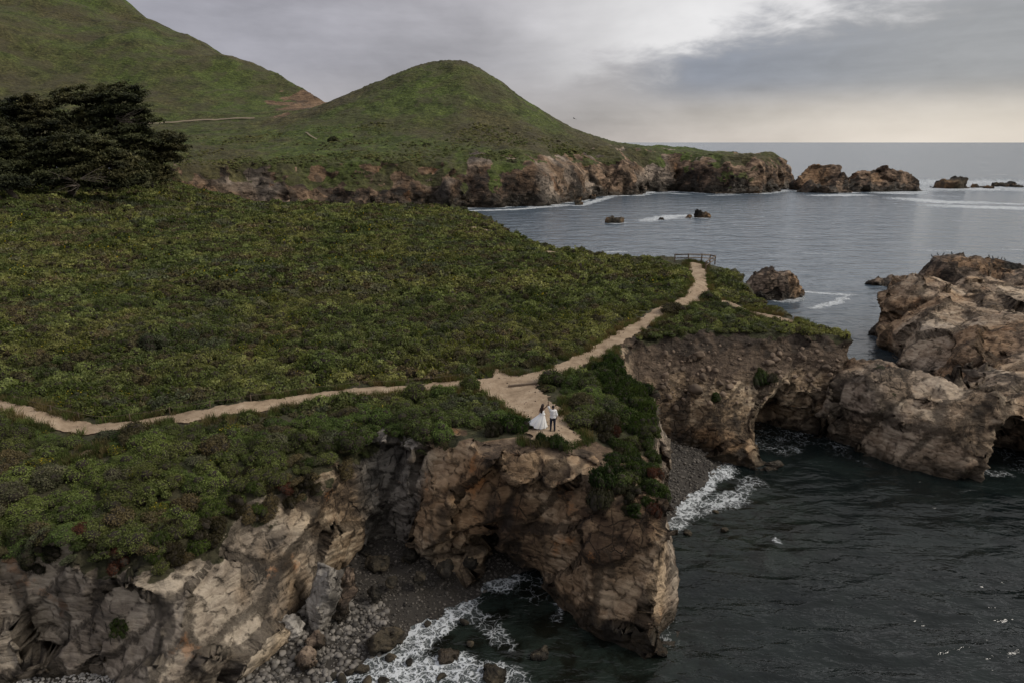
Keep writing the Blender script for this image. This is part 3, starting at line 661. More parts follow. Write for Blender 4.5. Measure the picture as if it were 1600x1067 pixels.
# ------------------------------------------------------------------ bare rock promontory at the right
PB = [(29.5, 62.5), (30.2, 58.6), (32.5, 56.4), (36, 54.6), (40, 54.0), (42, 55.4), (47, 54.2), (53, 52.5), (62, 51), (84, 50), (84, 112), (72, 112), (61, 104), (54.3, 100.5), (52.8, 92), (50.6, 84), (51.4, 78), (48.5, 71), (45.5, 66), (41, 64.8), (37, 66.5), (33, 67.5)]
PR = [(31, 63.5), (32.5, 60.8), (34.5, 58.8), (37, 56.8), (40.2, 55.6), (42.5, 55.9), (47, 55.4), (53, 54), (62, 53), (84, 52), (84, 110), (72, 110), (61.5, 102), (55.5, 98.5), (54.6, 92), (53.5, 85), (53.5, 78), (50, 71), (46, 64.8), (41, 63.4), (37, 64.6), (33.5, 66.0)]
PC = [(33, 63.5, 7.2), (35.8, 62.4, 6.4), (38, 58.8, 6.7), (40, 56, 6.5), (40.7, 62.5, 5.8), (44, 55.5, 6.0), (45, 62, 5.2), (50, 64, 5.4), (49.6, 71, 4.6), (55, 74, 5.7), (58.7, 82, 6.8), (60.5, 90, 7.4), (58.2, 96, 9.6), (54.8, 97.5, 7.2), (53.8, 90, 5.5), (53.5, 84, 4.6), (63, 97, 8.0),
      (68, 92, 7.2), (70, 84, 6.6), (66, 74, 6.6), (62, 64, 6.2), (56, 57, 5.8), (70, 60, 6.5), (75, 100, 7), (80, 80, 7), (64, 104, 6)]
def Hp(x, y):
    x = np.asarray(x, np.float64); y = np.asarray(y, np.float64)
    q = np.stack([x.ravel(), y.ravel(), 0 * x.ravel()], 1)
    ru = (ridged(q * np.array([0.14, 0.09, 1]) + 3, 2, 51) - 0.8) * 1.3 + fbm(q * 0.3, 2, 52) * 0.5
    return idw(x, y, PC, 3.2, 2.0) + ru.reshape(x.shape).astype(np.float32) * np.where(y > 66, 1.0, 0.55)
def build_promontory():
    lo, hi, h = (28.0, 49.0, -1.2), (84.0, 113.0, 12.0), 0.30
    mid = [(0.5 * (a + c), 0.5 * (b + d)) for (a, b), (c, d) in zip(PB, PR)]
    def ops(f, X, Y, Z):
        f = blob_cut(f, X, Y, Z, (30.2, 58.6, 0.0), (3.6, 6.0, 4.2), 0.3, 0.5)
        f = blob_cut(f, X, Y, Z, (45.6, 56.0, 0.6), (4.2, 5.0, 4.0), 0.1)
        f = blob_cut(f, X, Y, Z, (55, 54.0, 0.6), (3.5, 4.0, 3.4), 0.1)
        f = blob_add(f, X, Y, Z, (58.2, 95.6, 7.6), (1.9, 2.2, 2.4), 0.5, 0.8)
        f = blob_add(f, X, Y, Z, (60.8, 98.0, 6.2), (1.6, 2.0, 2.2), 0.5, 0.8)
        return f
    v, f = cliff_volume(lo, hi, h, PB, mid, PR, Hp, 0.6, 61, ops)
    v2, d = rough_rock(v, f, np.ones(len(v)), 4.4, 0.12, 63, tilt=0.15)
    n = vnormals(v2, f); me = mesh_np('rock_promontory', v2, f)
    wob = fbm(v2 * 0.5, 3, 64)
    veg = sstep(wob, 0.42, 0.55) * sstep(n[:, 2], 0.2, 0.5) * (v2[:, 1] < 66) * (v2[:, 0] < 42) * sstep(v2[:, 2], 3, 4) * 0.8
    rock_attrs(me, v2, 1.2, veg, None, 0.25 * sstep(fbm(v2 * 0.12, 2, 4), 0, 0.3), aux=d, wash=-0.14, lift=0.08)
    obj('rock_promontory', me, M['tan_rock'], label='long bare tan rock promontory at the right with sea caves under its edge', cat='rock outcrop')

# ------------------------------------------------------------------ far coast: cove cliffs, cone hill, mountain
FB = [(-420, 258), (-142, 256), (-128, 250), (-118, 254), (-110, 268), (-100, 279), (-88, 283), (-76, 294), (-66, 293), (-56, 301), (-45, 299), (-38, 307), (-28, 303), (-22.8, 309), (-10, 311), (0, 318), (9, 317), (14.7, 317), (22, 330), (31, 338), (36, 350), (41, 366), (45, 371), (52, 382), (62, 381), (68, 383), (72, 396), (80, 408), (90, 409),
      (97, 418), (106, 408), (115, 398), (124, 396), (133, 401), (141, 397), (150, 405), (158, 414), (168, 432), (178, 446), (184, 455), (180, 470), (160, 500), (120, 540), (60, 600), (40, 700), (40, 900), (-900, 900), (-900, 258)]
def Hfar(x, y, dsea=None):
    x = np.asarray(x, np.float64); y = np.asarray(y, np.float64)
    cx, cy = -37.6, 480.0
    dx = x - cx; dx = np.where(dx < 0, dx * 0.60, dx); r = np.hypot(dx, (y - cy) * 0.92)
    cone = np.interp(r, [0, 8, 16, 26, 40, 60, 80, 104, 125, 163, 250, 400], [81.5, 80.5, 77.5, 71.5, 61.5, 48.5, 37.5, 29, 25, 20.5, 16, 12])
    mead = np.where(x < -20, 1, np.clip((60 - x) / 80, 0, 1)) * np.clip(20 + 0.17 * (y - 335), 17, 46) + np.where(x < -20, 0, np.clip((x + 20) / 80, 0, 1)) * 17
    zr = np.interp(x, [-900, -600, -466, -335, -244, -181, -140, -110, -70], [400, 270, 208, 146, 109, 81, 57, 44, 20])
    yr = np.interp(x, [-900, -600, -466, -335, -244, -181, -128, -80], [860, 770, 700, 650, 600, 560, 525, 500])
    mt = zr - np.where(y < yr, (yr - y) * 0.43, (y - yr) * 0.25)
    q = np.stack([x.ravel(), y.ravel(), 0 * x.ravel()], 1)
    gul = (fbm(q * 0.012, 3, 71) * 14).reshape(x.shape)
    mt = mt + gul * np.clip((mt - 40) / 60, 0, 1)
    k = 7.0
    mx = np.maximum(np.maximum(cone, mead), mt)
    H = mx + k * np.log(np.exp((cone - mx) / k) + np.exp((mead - mx) / k) + np.exp((mt - mx) / k)) - 3.0
    H = H + (fbm(q * 0.05, 3, 72) * 1.5 + 1.3 * (ridged(q * np.array([0.020, 0.008, 1]) + 4, 2, 73) - 0.8) * np.clip((H.ravel() - 28) / 25, 0, 1)).reshape(x.shape)
    return H
def hit_far(u, v):
    a, b, c = ray(u, v); t = np.linspace(200, 900, 1400)
    z = CAMZ + c * t; g = Hfar(a * t, b * t)
    i = np.argmax(z < g); return a * t[i], b * t[i], g[i]

def build_far():
    xs = np.concatenate([np.arange(-560, -150, 3.2), np.arange(-150, 200, 1.15)])
    ys = np.concatenate([np.arange(240, 330, 1.0), np.arange(330, 470, 1.35), np.arange(470, 800, 3.2)])
    X, Y = np.meshgrid(xs, ys, indexing='ij'); sh = X.shape; x, y = X.ravel(), Y.ravel()
    q = np.stack([x, y, 0 * x], 1)
    wx = x + 3.4 * fbm(q * 0.05, 3, 81); wy = y + 5.0 * fbm(q * 0.055 + 9, 3, 82) + 2.2 * ridged(q * 0.13, 2, 83)
    d = poly_sd(wx, wy, FB)
    left = 1 - sstep(x, -45, 5)
    p1 = np.interp(d, [-6, -2, 0, 1.2, 3.5, 6, 13, 30, 48, 80, 600], [-4, -2, 0, 4.5, 8.5, 10.5, 19.0, 23.5, 30, 60, 900])
    p2 = np.interp(d, [-6, -2, 0, 1.2, 4, 8, 13, 24, 48, 80, 600], [-4, -2, 0, 6, 12.5, 16.5, 19.5, 25, 36, 70, 900])
    cap = p1 * left + p2 * (1 - left)
    H = Hfar(x, y); z = np.minimum(H, cap)
    v = np.stack([x, y, z], 1).astype(np.float32)
    nx, ny = sh; I, J = np.meshgrid(np.arange(nx - 1), np.arange(ny - 1), indexing='ij')
    f = np.stack([I * ny + J, (I + 1) * ny + J, (I + 1) * ny + J + 1, I * ny + J + 1], -1).reshape(-1, 4)
    f = f[(d[f] > 15).all(1)]; u_, inv = np.unique(f, return_inverse=True); v, f, d, left = v[u_], inv.reshape(f.shape), d[u_], left[u_]
    # the sea cliffs themselves as a solid with overhangs and clefts
    lo, h = (-150.0, 240.0, -2.0), 0.9; dims = [int(350 / h), int(232 / h), int(27 / h)]
    gx, gy, gz = [np.arange(n_, dtype=np.float32) * h + o for n_, o in zip(dims, lo)]
    GX, GY = np.meshgrid(gx, gy, indexing='ij'); q2 = np.stack([GX.ravel(), GY.ravel(), 0 * GX.ravel()], 1)
    d2 = poly_sd(GX + (3.4 * fbm(q2 * 0.05, 3, 81)).reshape(GX.shape), GY + (5.0 * fbm(q2 * 0.055 + 9, 3, 82) + 2.2 * ridged(q2 * 0.13, 2, 83)).reshape(GX.shape), FB)
    H2 = Hfar(GX, GY).astype(np.float32); l2 = 1 - sstep(GX, -45, 5); fv = np.empty(dims, np.float32)
    for k_, zz in enumerate(gz):
        i1 = np.interp(zz, [-4, -2, 0, 4.5, 8.5, 10.5, 19.0, 23.5, 30], [-6, -2, 0, 1.2, 3.5, 6, 13, 30, 48]); i2 = np.interp(zz, [-4, -2, 0, 6, 12.5, 16.5, 19.5, 25, 36], [-6, -2, 0, 1.2, 4, 8, 13, 24, 48])
        fv[:, :, k_] = np.maximum(np.maximum((i1 * l2 + i2 * (1 - l2) - d2) * 0.8, zz - H2), d2 - 26)
    fv += 1.5 * grid_noise(lo, dims, h, 2, (0.075, 0.075, 0.05), 3, 181) + 0.7 * grid_noise(lo, dims, h, 2, (0.22, 0.22, 0.10), 2, 183)
    fv[:, :, 0] = 0.5; fv[d2 < -7] = 1.0
    cv, cf = surface_nets(fv, lo, h)
    cd_ = poly_sd(cv[:, 0] + 3.4 * fbm(cv * np.array([0.05, 0.05, 0]), 3, 81), cv[:, 1] + 5.0 * fbm(cv * np.array([0.055, 0.055, 0]) + np.array([9, 9, 9]), 3, 82), FB)
    nn_ = vnormals(cv, cf); ok_ = (cd_[cf].max(1) < 24) | (nn_[cf][:, :, 2].mean(1) < 0.75); ok_ &= ~((cd_[cf].mean(1) > 18) & (nn_[cf][:, :, 1].mean(1) > 0.3)); cf = cf[ok_]; u_, inv = np.unique(cf, return_inverse=True); cv, cf, cd_ = cv[u_], inv.reshape(cf.shape), cd_[u_]
    nh = len(v); f = np.concatenate([f, cf + nh]); v = np.concatenate([v, cv]).astype(np.float32); d = np.concatenate([d, cd_]); left = np.concatenate([left, 1 - sstep(cv[:, 0], -45, 5)]); z = v[:, 2]
    n = vnormals(v, f)
    steep = 1 - sstep(n[:, 2], 0.5, 0.85)
    wob = fbm(v * 0.09, 4, 84); wob2 = fbm(v * 0.035, 3, 85)
    rockw = np.clip(np.maximum(steep, 0.3 * (d < 8)) * sstep(20 + 9 * wob - z, 0, 5), 0, 1) * (np.arange(len(v)) >= nh)
    v2, d_ = rough_rock(v, f, rockw, 2.6, 0.16, 86, k=3.0)
    v2[:, 2] += (1 - rockw) * (0.55 * fbm(v * 0.5, 2, 87) + 0.4 * ridged(v * 0.22, 2, 88)) - 0.5 * (np.arange(len(v)) < nh) * (d < 24)
    n2 = vnormals(v2, f)
    lim = np.where(left > 0.5, 10.5, 15.5) + 13 * wob + 9 * wob2
    veg = np.clip(sstep(v2[:, 2] - lim, -1.5, 2.0) * sstep(n2[:, 2], 0.15, 0.45), 0, 1)
    bare = np.zeros(len(v), np.float32)
    for u0, v0, rad, ry in ((472, 166, 20, 9), (440, 183, 7, 4), (490, 158, 16, 6), (300, 296, 9, 4), (330, 305, 8, 4), (365, 312, 6, 4), (268, 288, 6, 3), (480, 275, 2.6, 3), (612, 281, 3.0, 3), (622, 292, 3.0, 3), (566, 266, 4, 1.5), (655, 270, 4, 2), (745, 268, 4, 3), (880, 262, 9, 4), (845, 268, 9, 4), (930, 278, 8, 3)):
        if v0 > 240:
            t_ = 285.0 if u0 > 420 else 262.0; tt = [(t2, abs(PY(u0, v0, t2)[1] - np.minimum(Hfar(np.array([PY(u0, v0, t2)[0]]), np.array([t2])), 60)[0])) for t2 in (t_,)]
            xx, zz = PY(u0, v0, t_ if u0 < 700 else 335); yy = None
            du = (v2[:, 0] * FPX / np.maximum((v2[:, 1] * CP + (CAMZ - v2[:, 2]) * SP), 1)) + 800 - u0
            e = np.hypot((v2[:, 0] - xx) / rad, (v2[:, 2] - zz) / ry) + 0.9 * wob
            m_ = (1 - sstep(e, 0.6, 1.1)) * (d < 60)
        else:
            hx, hy, hz = hit_far(u0, v0); m_ = 1 - sstep(np.hypot(v2[:, 0] - hx, (v2[:, 1] - hy) * 0.6) / rad + 0.9 * wob, 0.6, 1.1)
        bare = np.maximum(bare, m_)
    veg *= 1 - bare
    me = mesh_np('far_coast', v2, f)
    rock_attrs(me, v2, 4.0, veg, bare * 0.5, 0.5 * sstep(wob2, 0.1, 0.4), aux=d_, wash=0.24 * left * (1 - bare) - 0.04, ochre=np.maximum(0.45 * sstep(wob2, -0.1, 0.25), bare))
    obj('hills', me, M['far_cliff'], kind='structure', label='cone shaped green hill and mountainside above the far cove cliffs')
    return v2, n2, veg, d

# ------------------------------------------------------------------ free-standing rocks
def sdf_rock(name, blobs, h, mat, seed, label, cat='rock', group=None, k=1.0, fa=0.4, fs=0.45, na=0.3, amp=0.5, blend=1.0, grey=0.0, zmin=-1.0):
    b = np.array([[c[0] - r[0], c[1] - r[1], c[2] - r[2], c[0] + r[0], c[1] + r[1], c[2] + r[2]] for c, r, _ in blobs])
    lo = b[:, :3].min(0) - 1.6 * k; hi = b[:, 3:].max(0) + 1.6 * k; lo[2] = zmin - 2 * h
    dims = [int((q - p) / h) + 1 for p, q in zip(lo, hi)]
    X, Y, Z = [np.arange(dd, dtype=np.float32) * h + a for dd, a in zip(dims, lo)]
    X, Y, Z = X[:, None, None], Y[None, :, None], Z[None, None, :]
    f = np.full(dims, 50.0, np.float32)
    for c, r, rz in blobs: f = blob_add(f, X, Y, Z, c, r, rz, blend)
    f = f + amp * grid_noise(lo, dims, h, 2, (0.35 / k,) * 3, 3, seed) * 2
    f = np.maximum(f, zmin - Z)
    v, fc = surface_nets(f.astype(np.float32), lo, h)
    v2, d_ = rough_rock(v, fc, np.ones(len(v)), 1.0 / fs, na * 0.45, seed, k=k)
    cx, cy = blobs[0][0][0], blobs[0][0][1]
    me = mesh_np(name, v2 - np.array([cx, cy, 0], np.float32), fc); rock_attrs(me, v2, k, grey=np.full(len(v), grey), aux=d_)
    return obj(name, me, mat, loc=(cx, cy, 0), label=label, cat=cat, group=group)

def ico(sub):
    bm = bmesh.new(); bmesh.ops.create_icosphere(bm, subdivisions=sub, radius=1.0)
    v = np.array([p.co[:] for p in bm.verts], np.float32); f = np.array([[p.index for p in q.verts] for q in bm.faces], np.int32); bm.free()
    return v, f
def stone_mesh(name, sub, seed, rad, cuts=9, noise=0.08, smooth=True):
    if sub > 3: cuts = cuts + 9
    rng = np.random.default_rng(seed); v, f = ico(sub); v = v * (1 + 0.22 * gnoise(v * 1.1 + seed * 3.3, seed)[:, None])
    for _ in range(cuts):
        nn = rng.normal(size=3); nn /= np.linalg.norm(nn); c = rng.uniform(0.55, 0.85)
        dd = v @ nn - c; v = v - np.clip(dd, 0, None)[:, None] * nn * 0.92
    v = v * (1 + noise * fbm(v * 2.3 + seed, 3, seed)[:, None]); v = v * np.asarray(rad, np.float32)
    if sub > 3:                                        # chipped, planar faces on the stones seen large
        mr = float(np.mean(rad)); v, _, _ = planar(v, vnormals(v, f), v / (0.75 * mr), 0.85, 0.25, 0.3 * mr, 0.02 * mr, seed); v, _, _ = planar(v, vnormals(v, f), v / (0.3 * mr), 0.7, 0.22, 0.1 * mr, 0.015 * mr, seed + 1)
    me = mesh_np(name, v, f, smooth)
    rock_attrs(me, v + seed * 7.1, 0.7, ochre=np.zeros(len(v)), lichen=np.zeros(len(v)))
    return me
# ------------------------------------------------------------------ sea with surf, beaches
ROCKS_AT = []
def build_sea():
    ang = np.linspace(R(-62), R(62), 620)
    r = np.concatenate([np.geomspace(20, 520, 760), np.geomspace(540, 60000, 70)])
    A, Rr = np.meshgrid(ang, r, indexing='ij'); x = (Rr * np.sin(A)).ravel(); y = (Rr * np.cos(A)).ravel(); sh = A.shape
    near = y < 560
    foam = np.zeros(len(x), np.float32); shal = np.zeros(len(x), np.float32)
    xn, yn = x[near], y[near]; q = np.stack([xn, yn, 0 * xn], 1)
    db = -poly_sd(xn, yn, BASE); dp = -poly_sd(xn, yn, PB); df = -poly_sd(xn, yn, FB)
    w1 = fbm(q * 0.12, 3, 91); w2 = fbm(q * 0.4, 3, 92)
    fm = 0.28 * (1 - sstep(np.minimum(db, dp) + 0.7 * w2, 0.0, 0.9)) * sstep(w1, -0.2, 0.25)
    fm = np.maximum(fm, 0.95 * (1 - sstep(df + 3.5 * w2, 2.5, 8.0 + 7 * w1)) * sstep(w1, -0.30, 0.0))
    for rx, ry, rr in ROCKS_AT:
        dd = np.hypot(xn - rx, (yn - ry)) - rr
        fm = np.maximum(fm, 0.75 * (1 - sstep(dd + 1.2 * w2, 0.0, 1.4 + 0.24 * rr)))
    def streak(pts, wid, st):                         # surf lines given by pixels on the water
        nonlocal fm
        L = [P(u, v, 0) for u, v in pts]; d_, t_ = line_d(xn, yn, L)
        fm = np.maximum(fm, st * (1 - sstep(d_ + 0.5 * wid * w2, 0.35 * wid, wid)) * (0.75 + 0.25 * np.sin(np.pi * np.clip(t_, 0, 1))))
    # wash in the left cove
    streak([(470, 1085), (560, 1050), (640, 1010), (690, 965), (720, 925), (790, 905)], 1.7, 0.86)
    streak([(520, 1085), (600, 1055), (700, 1040), (760, 1050)], 1.8, 0.88)
    streak([(640, 1075), (720, 1060), (800, 1070)], 1.6, 0.7); streak([(700, 950), (760, 970), (790, 1010)], 1.0, 0.50)
    streak([(865, 920), (878, 945), (870, 965)], 0.6, 0.55); streak([(600, 1020), (660, 960), (700, 915)], 1.0, 1.05)
    # wash on the dark beach in the right cove
    streak([(1048, 815), (1070, 780), (1100, 748), (1135, 728)], 1.8, 0.92); streak([(1080, 800), (1130, 780), (1180, 755)], 1.6, 0.62)
    streak([(1212, 842), (1216, 846)], 0.5, 0.9); streak([(1530, 735), (1580, 742)], 0.8, 0.5)
    # foam trailing off the sea stack and by the channel
    streak([(1250, 456), (1290, 459), (1335, 461)], 1.1, 0.97); streak([(1325, 463), (1300, 474), (1270, 482)], 1.5, 0.92)
    streak([(1365, 470), (1395, 468)], 1.4, 0.55); streak([(1440, 392), (1500, 393)], 2.6, 0.6); streak([(1340, 505), (1365, 520)], 1.0, 0.3)
    streak([(1240, 395), (1310, 398)], 1.6, 0.55); streak([(1200, 398), (1230, 397)], 1.4, 0.4); streak([(1060, 378), (1090, 379)], 1.8, 0.4)
    streak([(935, 395), (975, 393)], 1.6, 0.8); streak([(900, 338), (945, 336)], 1.3, 0.4)
    # far surf
    for L_, w_, s_ in ([(720, 330), (800, 328), (890, 321)], 4, 1.0), ([(905, 322), (955, 308)], 4, 0.95), ([(1010, 345), (1050, 338), (1085, 337)], 6, 1.0), ([(1040, 343), (1075, 341)], 3, 0.7), ([(1000, 303), (1040, 302), (1075, 304)], 3.5, 0.85), ([(1110, 306), (1150, 305)], 4, 0.8), ([(1190, 302), (1240, 297)], 5, 0.9), \
            ([(1280, 306), (1345, 305)], 9, 1.0), ([(1380, 302), (1425, 303)], 11, 1.0), ([(1435, 288), (1500, 284), (1620, 285)], 48, 0.85), ([(1450, 296), (1520, 295), (1620, 297)], 30, 0.85), ([(1415, 311), (1470, 316), (1530, 317)], 13, 1.0), \
            ([(1470, 322), (1560, 325), (1620, 326)], 13, 1.0), ([(1540, 318), (1620, 320)], 7, 0.9), ([(1180, 338), (1200, 340)], 2, 0.3), ([(1100, 342), (1130, 344)], 2, 0.35), ([(640, 330), (700, 330)], 5, 0.8), ([(1455, 306), (1500, 308)], 4, 0.6), ([(1570, 390), (1620, 392)], 2, 0.7):
        streak(L_, w_, s_)
    foam[near] = np.clip(fm, 0, 1.1)
    shal[near] = np.clip(1 - sstep(np.hypot((xn - 0) / 14.0, (yn - 34) / 7.5), 0.55, 1.15) + 0.9 * (1 - sstep(np.hypot((xn - 16) / 10.0, (yn - 47) / 9), 0.5, 1.1)), 0, 1)
    z = np.zeros(len(x), np.float32); nr = y < 170; qq = np.stack([x[nr], y[nr], 0 * x[nr]], 1)
    ca, sa = math.cos(0.3), math.sin(0.3); rot = np.stack([qq[:, 0] * ca + qq[:, 1] * sa, -qq[:, 0] * sa + qq[:, 1] * ca, qq[:, 2]], 1)
    amp = (1 - sstep(y[nr], 110, 170))
    z[nr] = amp * (0.17 * fbm(rot * np.array([0.16, 0.42, 1]), 2, 95) + 0.03 * ridged(rot * np.array([0.42, 0.95, 1]), 2, 96) - 0.05)
    z += foam * 0.05
    z -= (y > 3000) * 0.0
    ny = sh[1]; I, J = np.meshgrid(np.arange(sh[0] - 1), np.arange(ny - 1), indexing='ij')
    f = np.stack([I * ny + J, I * ny + J + 1, (I + 1) * ny + J + 1, (I + 1) * ny + J], -1).reshape(-1, 4)[:, ::-1]
    # the sea is not needed well inside the land
    bad = np.zeros(len(x), bool); bad[near] = (poly_sd(xn, yn, BASE) > 9) | (poly_sd(xn, yn, FB) > 25)
    f = f[~bad[f].all(1)]
    v = np.stack([x, y, z], 1); n0 = np.cross(v[f[0, 1]] - v[f[0, 0]], v[f[0, 2]] - v[f[0, 0]])
    if n0[2] < 0: f = f[:, ::-1]
    u, inv = np.unique(f, return_inverse=True)
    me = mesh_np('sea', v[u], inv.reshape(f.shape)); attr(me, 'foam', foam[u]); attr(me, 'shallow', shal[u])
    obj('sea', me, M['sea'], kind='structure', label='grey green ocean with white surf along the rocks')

SHORE_L = [P(u, v, 0) for u, v in ((380, 1120), (470, 1085), (560, 1038), (640, 985), (690, 932), (790, 902))]
def beach_height(x, y):
    """left cove beach: rises away from the water line towards the cove"""
    a = np.array(SHORE_L[1]); b = np.array(SHORE_L[-1]); t = (b - a) / np.linalg.norm(b - a); nn = np.array([-t[1], t[0]])
    d = (x - a[0]) * nn[0] + (y - a[1]) * nn[1]
    return np.minimum(np.where(d > 0, d * 0.24, d * 0.35) + 0.02, 0.55 + 1.3 * sstep(x, -16, -11))
def beach2_height(x, y):
    a = np.array(P(1046, 805, 0)); b = np.array(P(1128, 728, 0)); t = (b - a) / np.linalg.norm(b - a); nn = np.array([-t[1], t[0]])
    d = (x - a[0]) * nn[0] + (y - a[1]) * nn[1]
    return np.where(d > 0, d * 0.30, d * 0.35) + 0.02
def build_beach(name, x0, x1, y0, y1, h, hf, zcap, label, seed):
    xs = np.arange(x0, x1, h); ys = np.arange(y0, y1, h); X, Y = np.meshgrid(xs, ys, indexing='ij'); sh = X.shape; x, y = X.ravel(), Y.ravel()
    q = np.stack([x, y, 0 * x], 1); z = np.minimum(hf(x, y), zcap) + 0.22 * fbm(q * 0.5, 3, seed) + 0.06 * fbm(q * 2.4, 2, seed + 1)
    ny = sh[1]; I, J = np.meshgrid(np.arange(sh[0] - 1), np.arange(ny - 1), indexing='ij')
    f = np.stack([I * ny + J, (I + 1) * ny + J, (I + 1) * ny + J + 1, I * ny + J + 1], -1).reshape(-1, 4)
    keep = (z[f] > -0.9).any(1)
    u, inv = np.unique(f[keep], return_inverse=True)
    me = mesh_np(name, np.stack([x, y, z], 1)[u], inv.reshape(-1, 4))
    obj(name, me, M['beach'], kind='structure', label=label)

# ------------------------------------------------------------------ shrubs
def leaf_quads(c, n, s, rng, asp=0.62):
    """little pointed leaves: rhombs around centres c with normals n"""
    k = len(c); t = rng.normal(size=(k, 3)); t -= (t * n).sum(1, keepdims=True) * n; t /= np.maximum(np.linalg.norm(t, axis=1, keepdims=True), 1e-6)
    b = np.cross(n, t); s = s[:, None]
    v = np.stack([c - t * s, c - b * s * asp, c + t * s, c + b * s * asp], 1).reshape(-1, 3)
    return v, np.arange(4 * k).reshape(k, 4)
def shrub_mesh(name, mat, seed, rad, height, nl, lobe, leaves, ls, bloom=0.0, bury=0.25, core=None):
    rng = np.random.default_rng(seed)
    th = rng.uniform(0, 2 * np.pi, nl); u = np.sqrt(rng.uniform(0, 1, nl)) * 0.86
    lc = np.stack([u * np.cos(th) * rad, u * np.sin(th) * rad, height * (np.sqrt(1 - u * u) * rng.uniform(0.55, 0.95, nl)) - bury * height], 1)
    lr = lobe * rng.uniform(0.5, 1.3, nl); lt = rng.uniform(0.25, 0.85, nl)
    k = rng.integers(0, nl, leaves * 2); d = rng.normal(size=(leaves * 2, 3)); d[:, 2] = d[:, 2] * 0.8 + 0.35; d /= np.linalg.norm(d, axis=1, keepdims=True)
    rr = rng.uniform(0.70, 1.06, leaves * 2); sp_ = rng.uniform(size=leaves * 2) < 0.22; rr = np.where(sp_, rng.uniform(1.0, 1.32, leaves * 2), rr)
    p = lc[k] + d * (lr[k] * rr)[:, None] * np.array([1, 1, 0.85])
    ins = np.zeros(len(p), bool)
    for j in range(nl): ins |= (np.linalg.norm((p - lc[j]) / np.array([1, 1, 0.85]), axis=1) < lr[j] * 0.72) & (k != j)
    ok = np.nonzero(~ins & (p[:, 2] > -0.25 * height))[0][:leaves]; p, d, k, rr = p[ok], d[ok], k[ok], rr[ok]
    n = d + rng.normal(size=p.shape) * 0.75; n /= np.linalg.norm(n, axis=1, keepdims=True)
    v, f = leaf_quads(p, n, ls * rng.uniform(0.7, 1.3, len(p)), rng)
    tone = np.clip(lt[k] + rng.normal(0, 0.13, len(p)), 0, 1)
    bl = (rng.uniform(size=len(p)) < bloom) & (d[:, 2] > 0.45)
    cv, cf = ico(2)
    cores = []; cfs = []; b = len(v)
    for j in range(nl):
        cores.append(cv * lr[j] * np.array([0.8, 0.8, 0.66]) + lc[j]); cfs.append(cf + b); b += len(cv)
    cv = np.concatenate(cores); cf = np.concatenate(cfs)
    me = bpy.data.meshes.new(name); allv = np.concatenate([v, cv])
    me.vertices.add(len(allv)); me.vertices.foreach_set('co', allv.astype(np.float32).ravel())
    nlp = f.size + cf.size; me.loops.add(nlp); me.loops.foreach_set('vertex_index', np.concatenate([f.ravel(), cf.ravel()]).astype(np.int32))
    me.polygons.add(len(f) + len(cf)); me.polygons.foreach_set('loop_start', np.concatenate([np.arange(len(f)) * 4, f.size + np.arange(len(cf)) * 3]).astype(np.int32))
    me.polygons.foreach_set('material_index', np.concatenate([np.zeros(len(f)), np.ones(len(cf))]).astype(np.int32))
    me.update(calc_edges=True)
    attr(me, 'tone', np.concatenate([np.repeat(tone, 4), np.full(len(cv), 0.25 if core else 0.0)])); attr(me, 'bloom', np.concatenate([np.repeat(bl.astype(float), 4), np.zeros(len(cv))]))
    me.materials.append(mat); me.materials.append(core or M['twig'])
    return me
def grass_mesh(name, mat, seed, n=70, ht=0.35, rad=0.3):
    rng = np.random.default_rng(seed); V = []; F = []
    b = rng.normal(size=(n, 2)) * rad * 0.5; lean = rng.normal(size=(n, 2)) * 0.35 + np.array([-0.15, 0]); h = ht * rng.uniform(0.5, 1.2, n); w = 0.018
    a = rng.uniform(0, np.pi, n); dx, dy = np.cos(a) * w, np.sin(a) * w
    z0 = np.zeros(n) - 0.05
    v = np.stack([np.stack([b[:, 0] - dx, b[:, 1] - dy, z0], 1), np.stack([b[:, 0] + dx, b[:, 1] + dy, z0], 1), np.stack([b[:, 0] + lean[:, 0] * h + dx * .3, b[:, 1] + lean[:, 1] * h + dy * .3, h], 1), np.stack([b[:, 0] + lean[:, 0] * h - dx * .3, b[:, 1] + lean[:, 1] * h - dy * .3, h], 1)], 1).reshape(-1, 3)
    me = mesh_np(name, v, np.arange(4 * n).reshape(n, 4), False); attr(me, 'tone', np.repeat(rng.uniform(0.2, 0.9, n), 4)); attr(me, 'bloom', np.zeros(4 * n)); me.materials.append(mat)
    return me
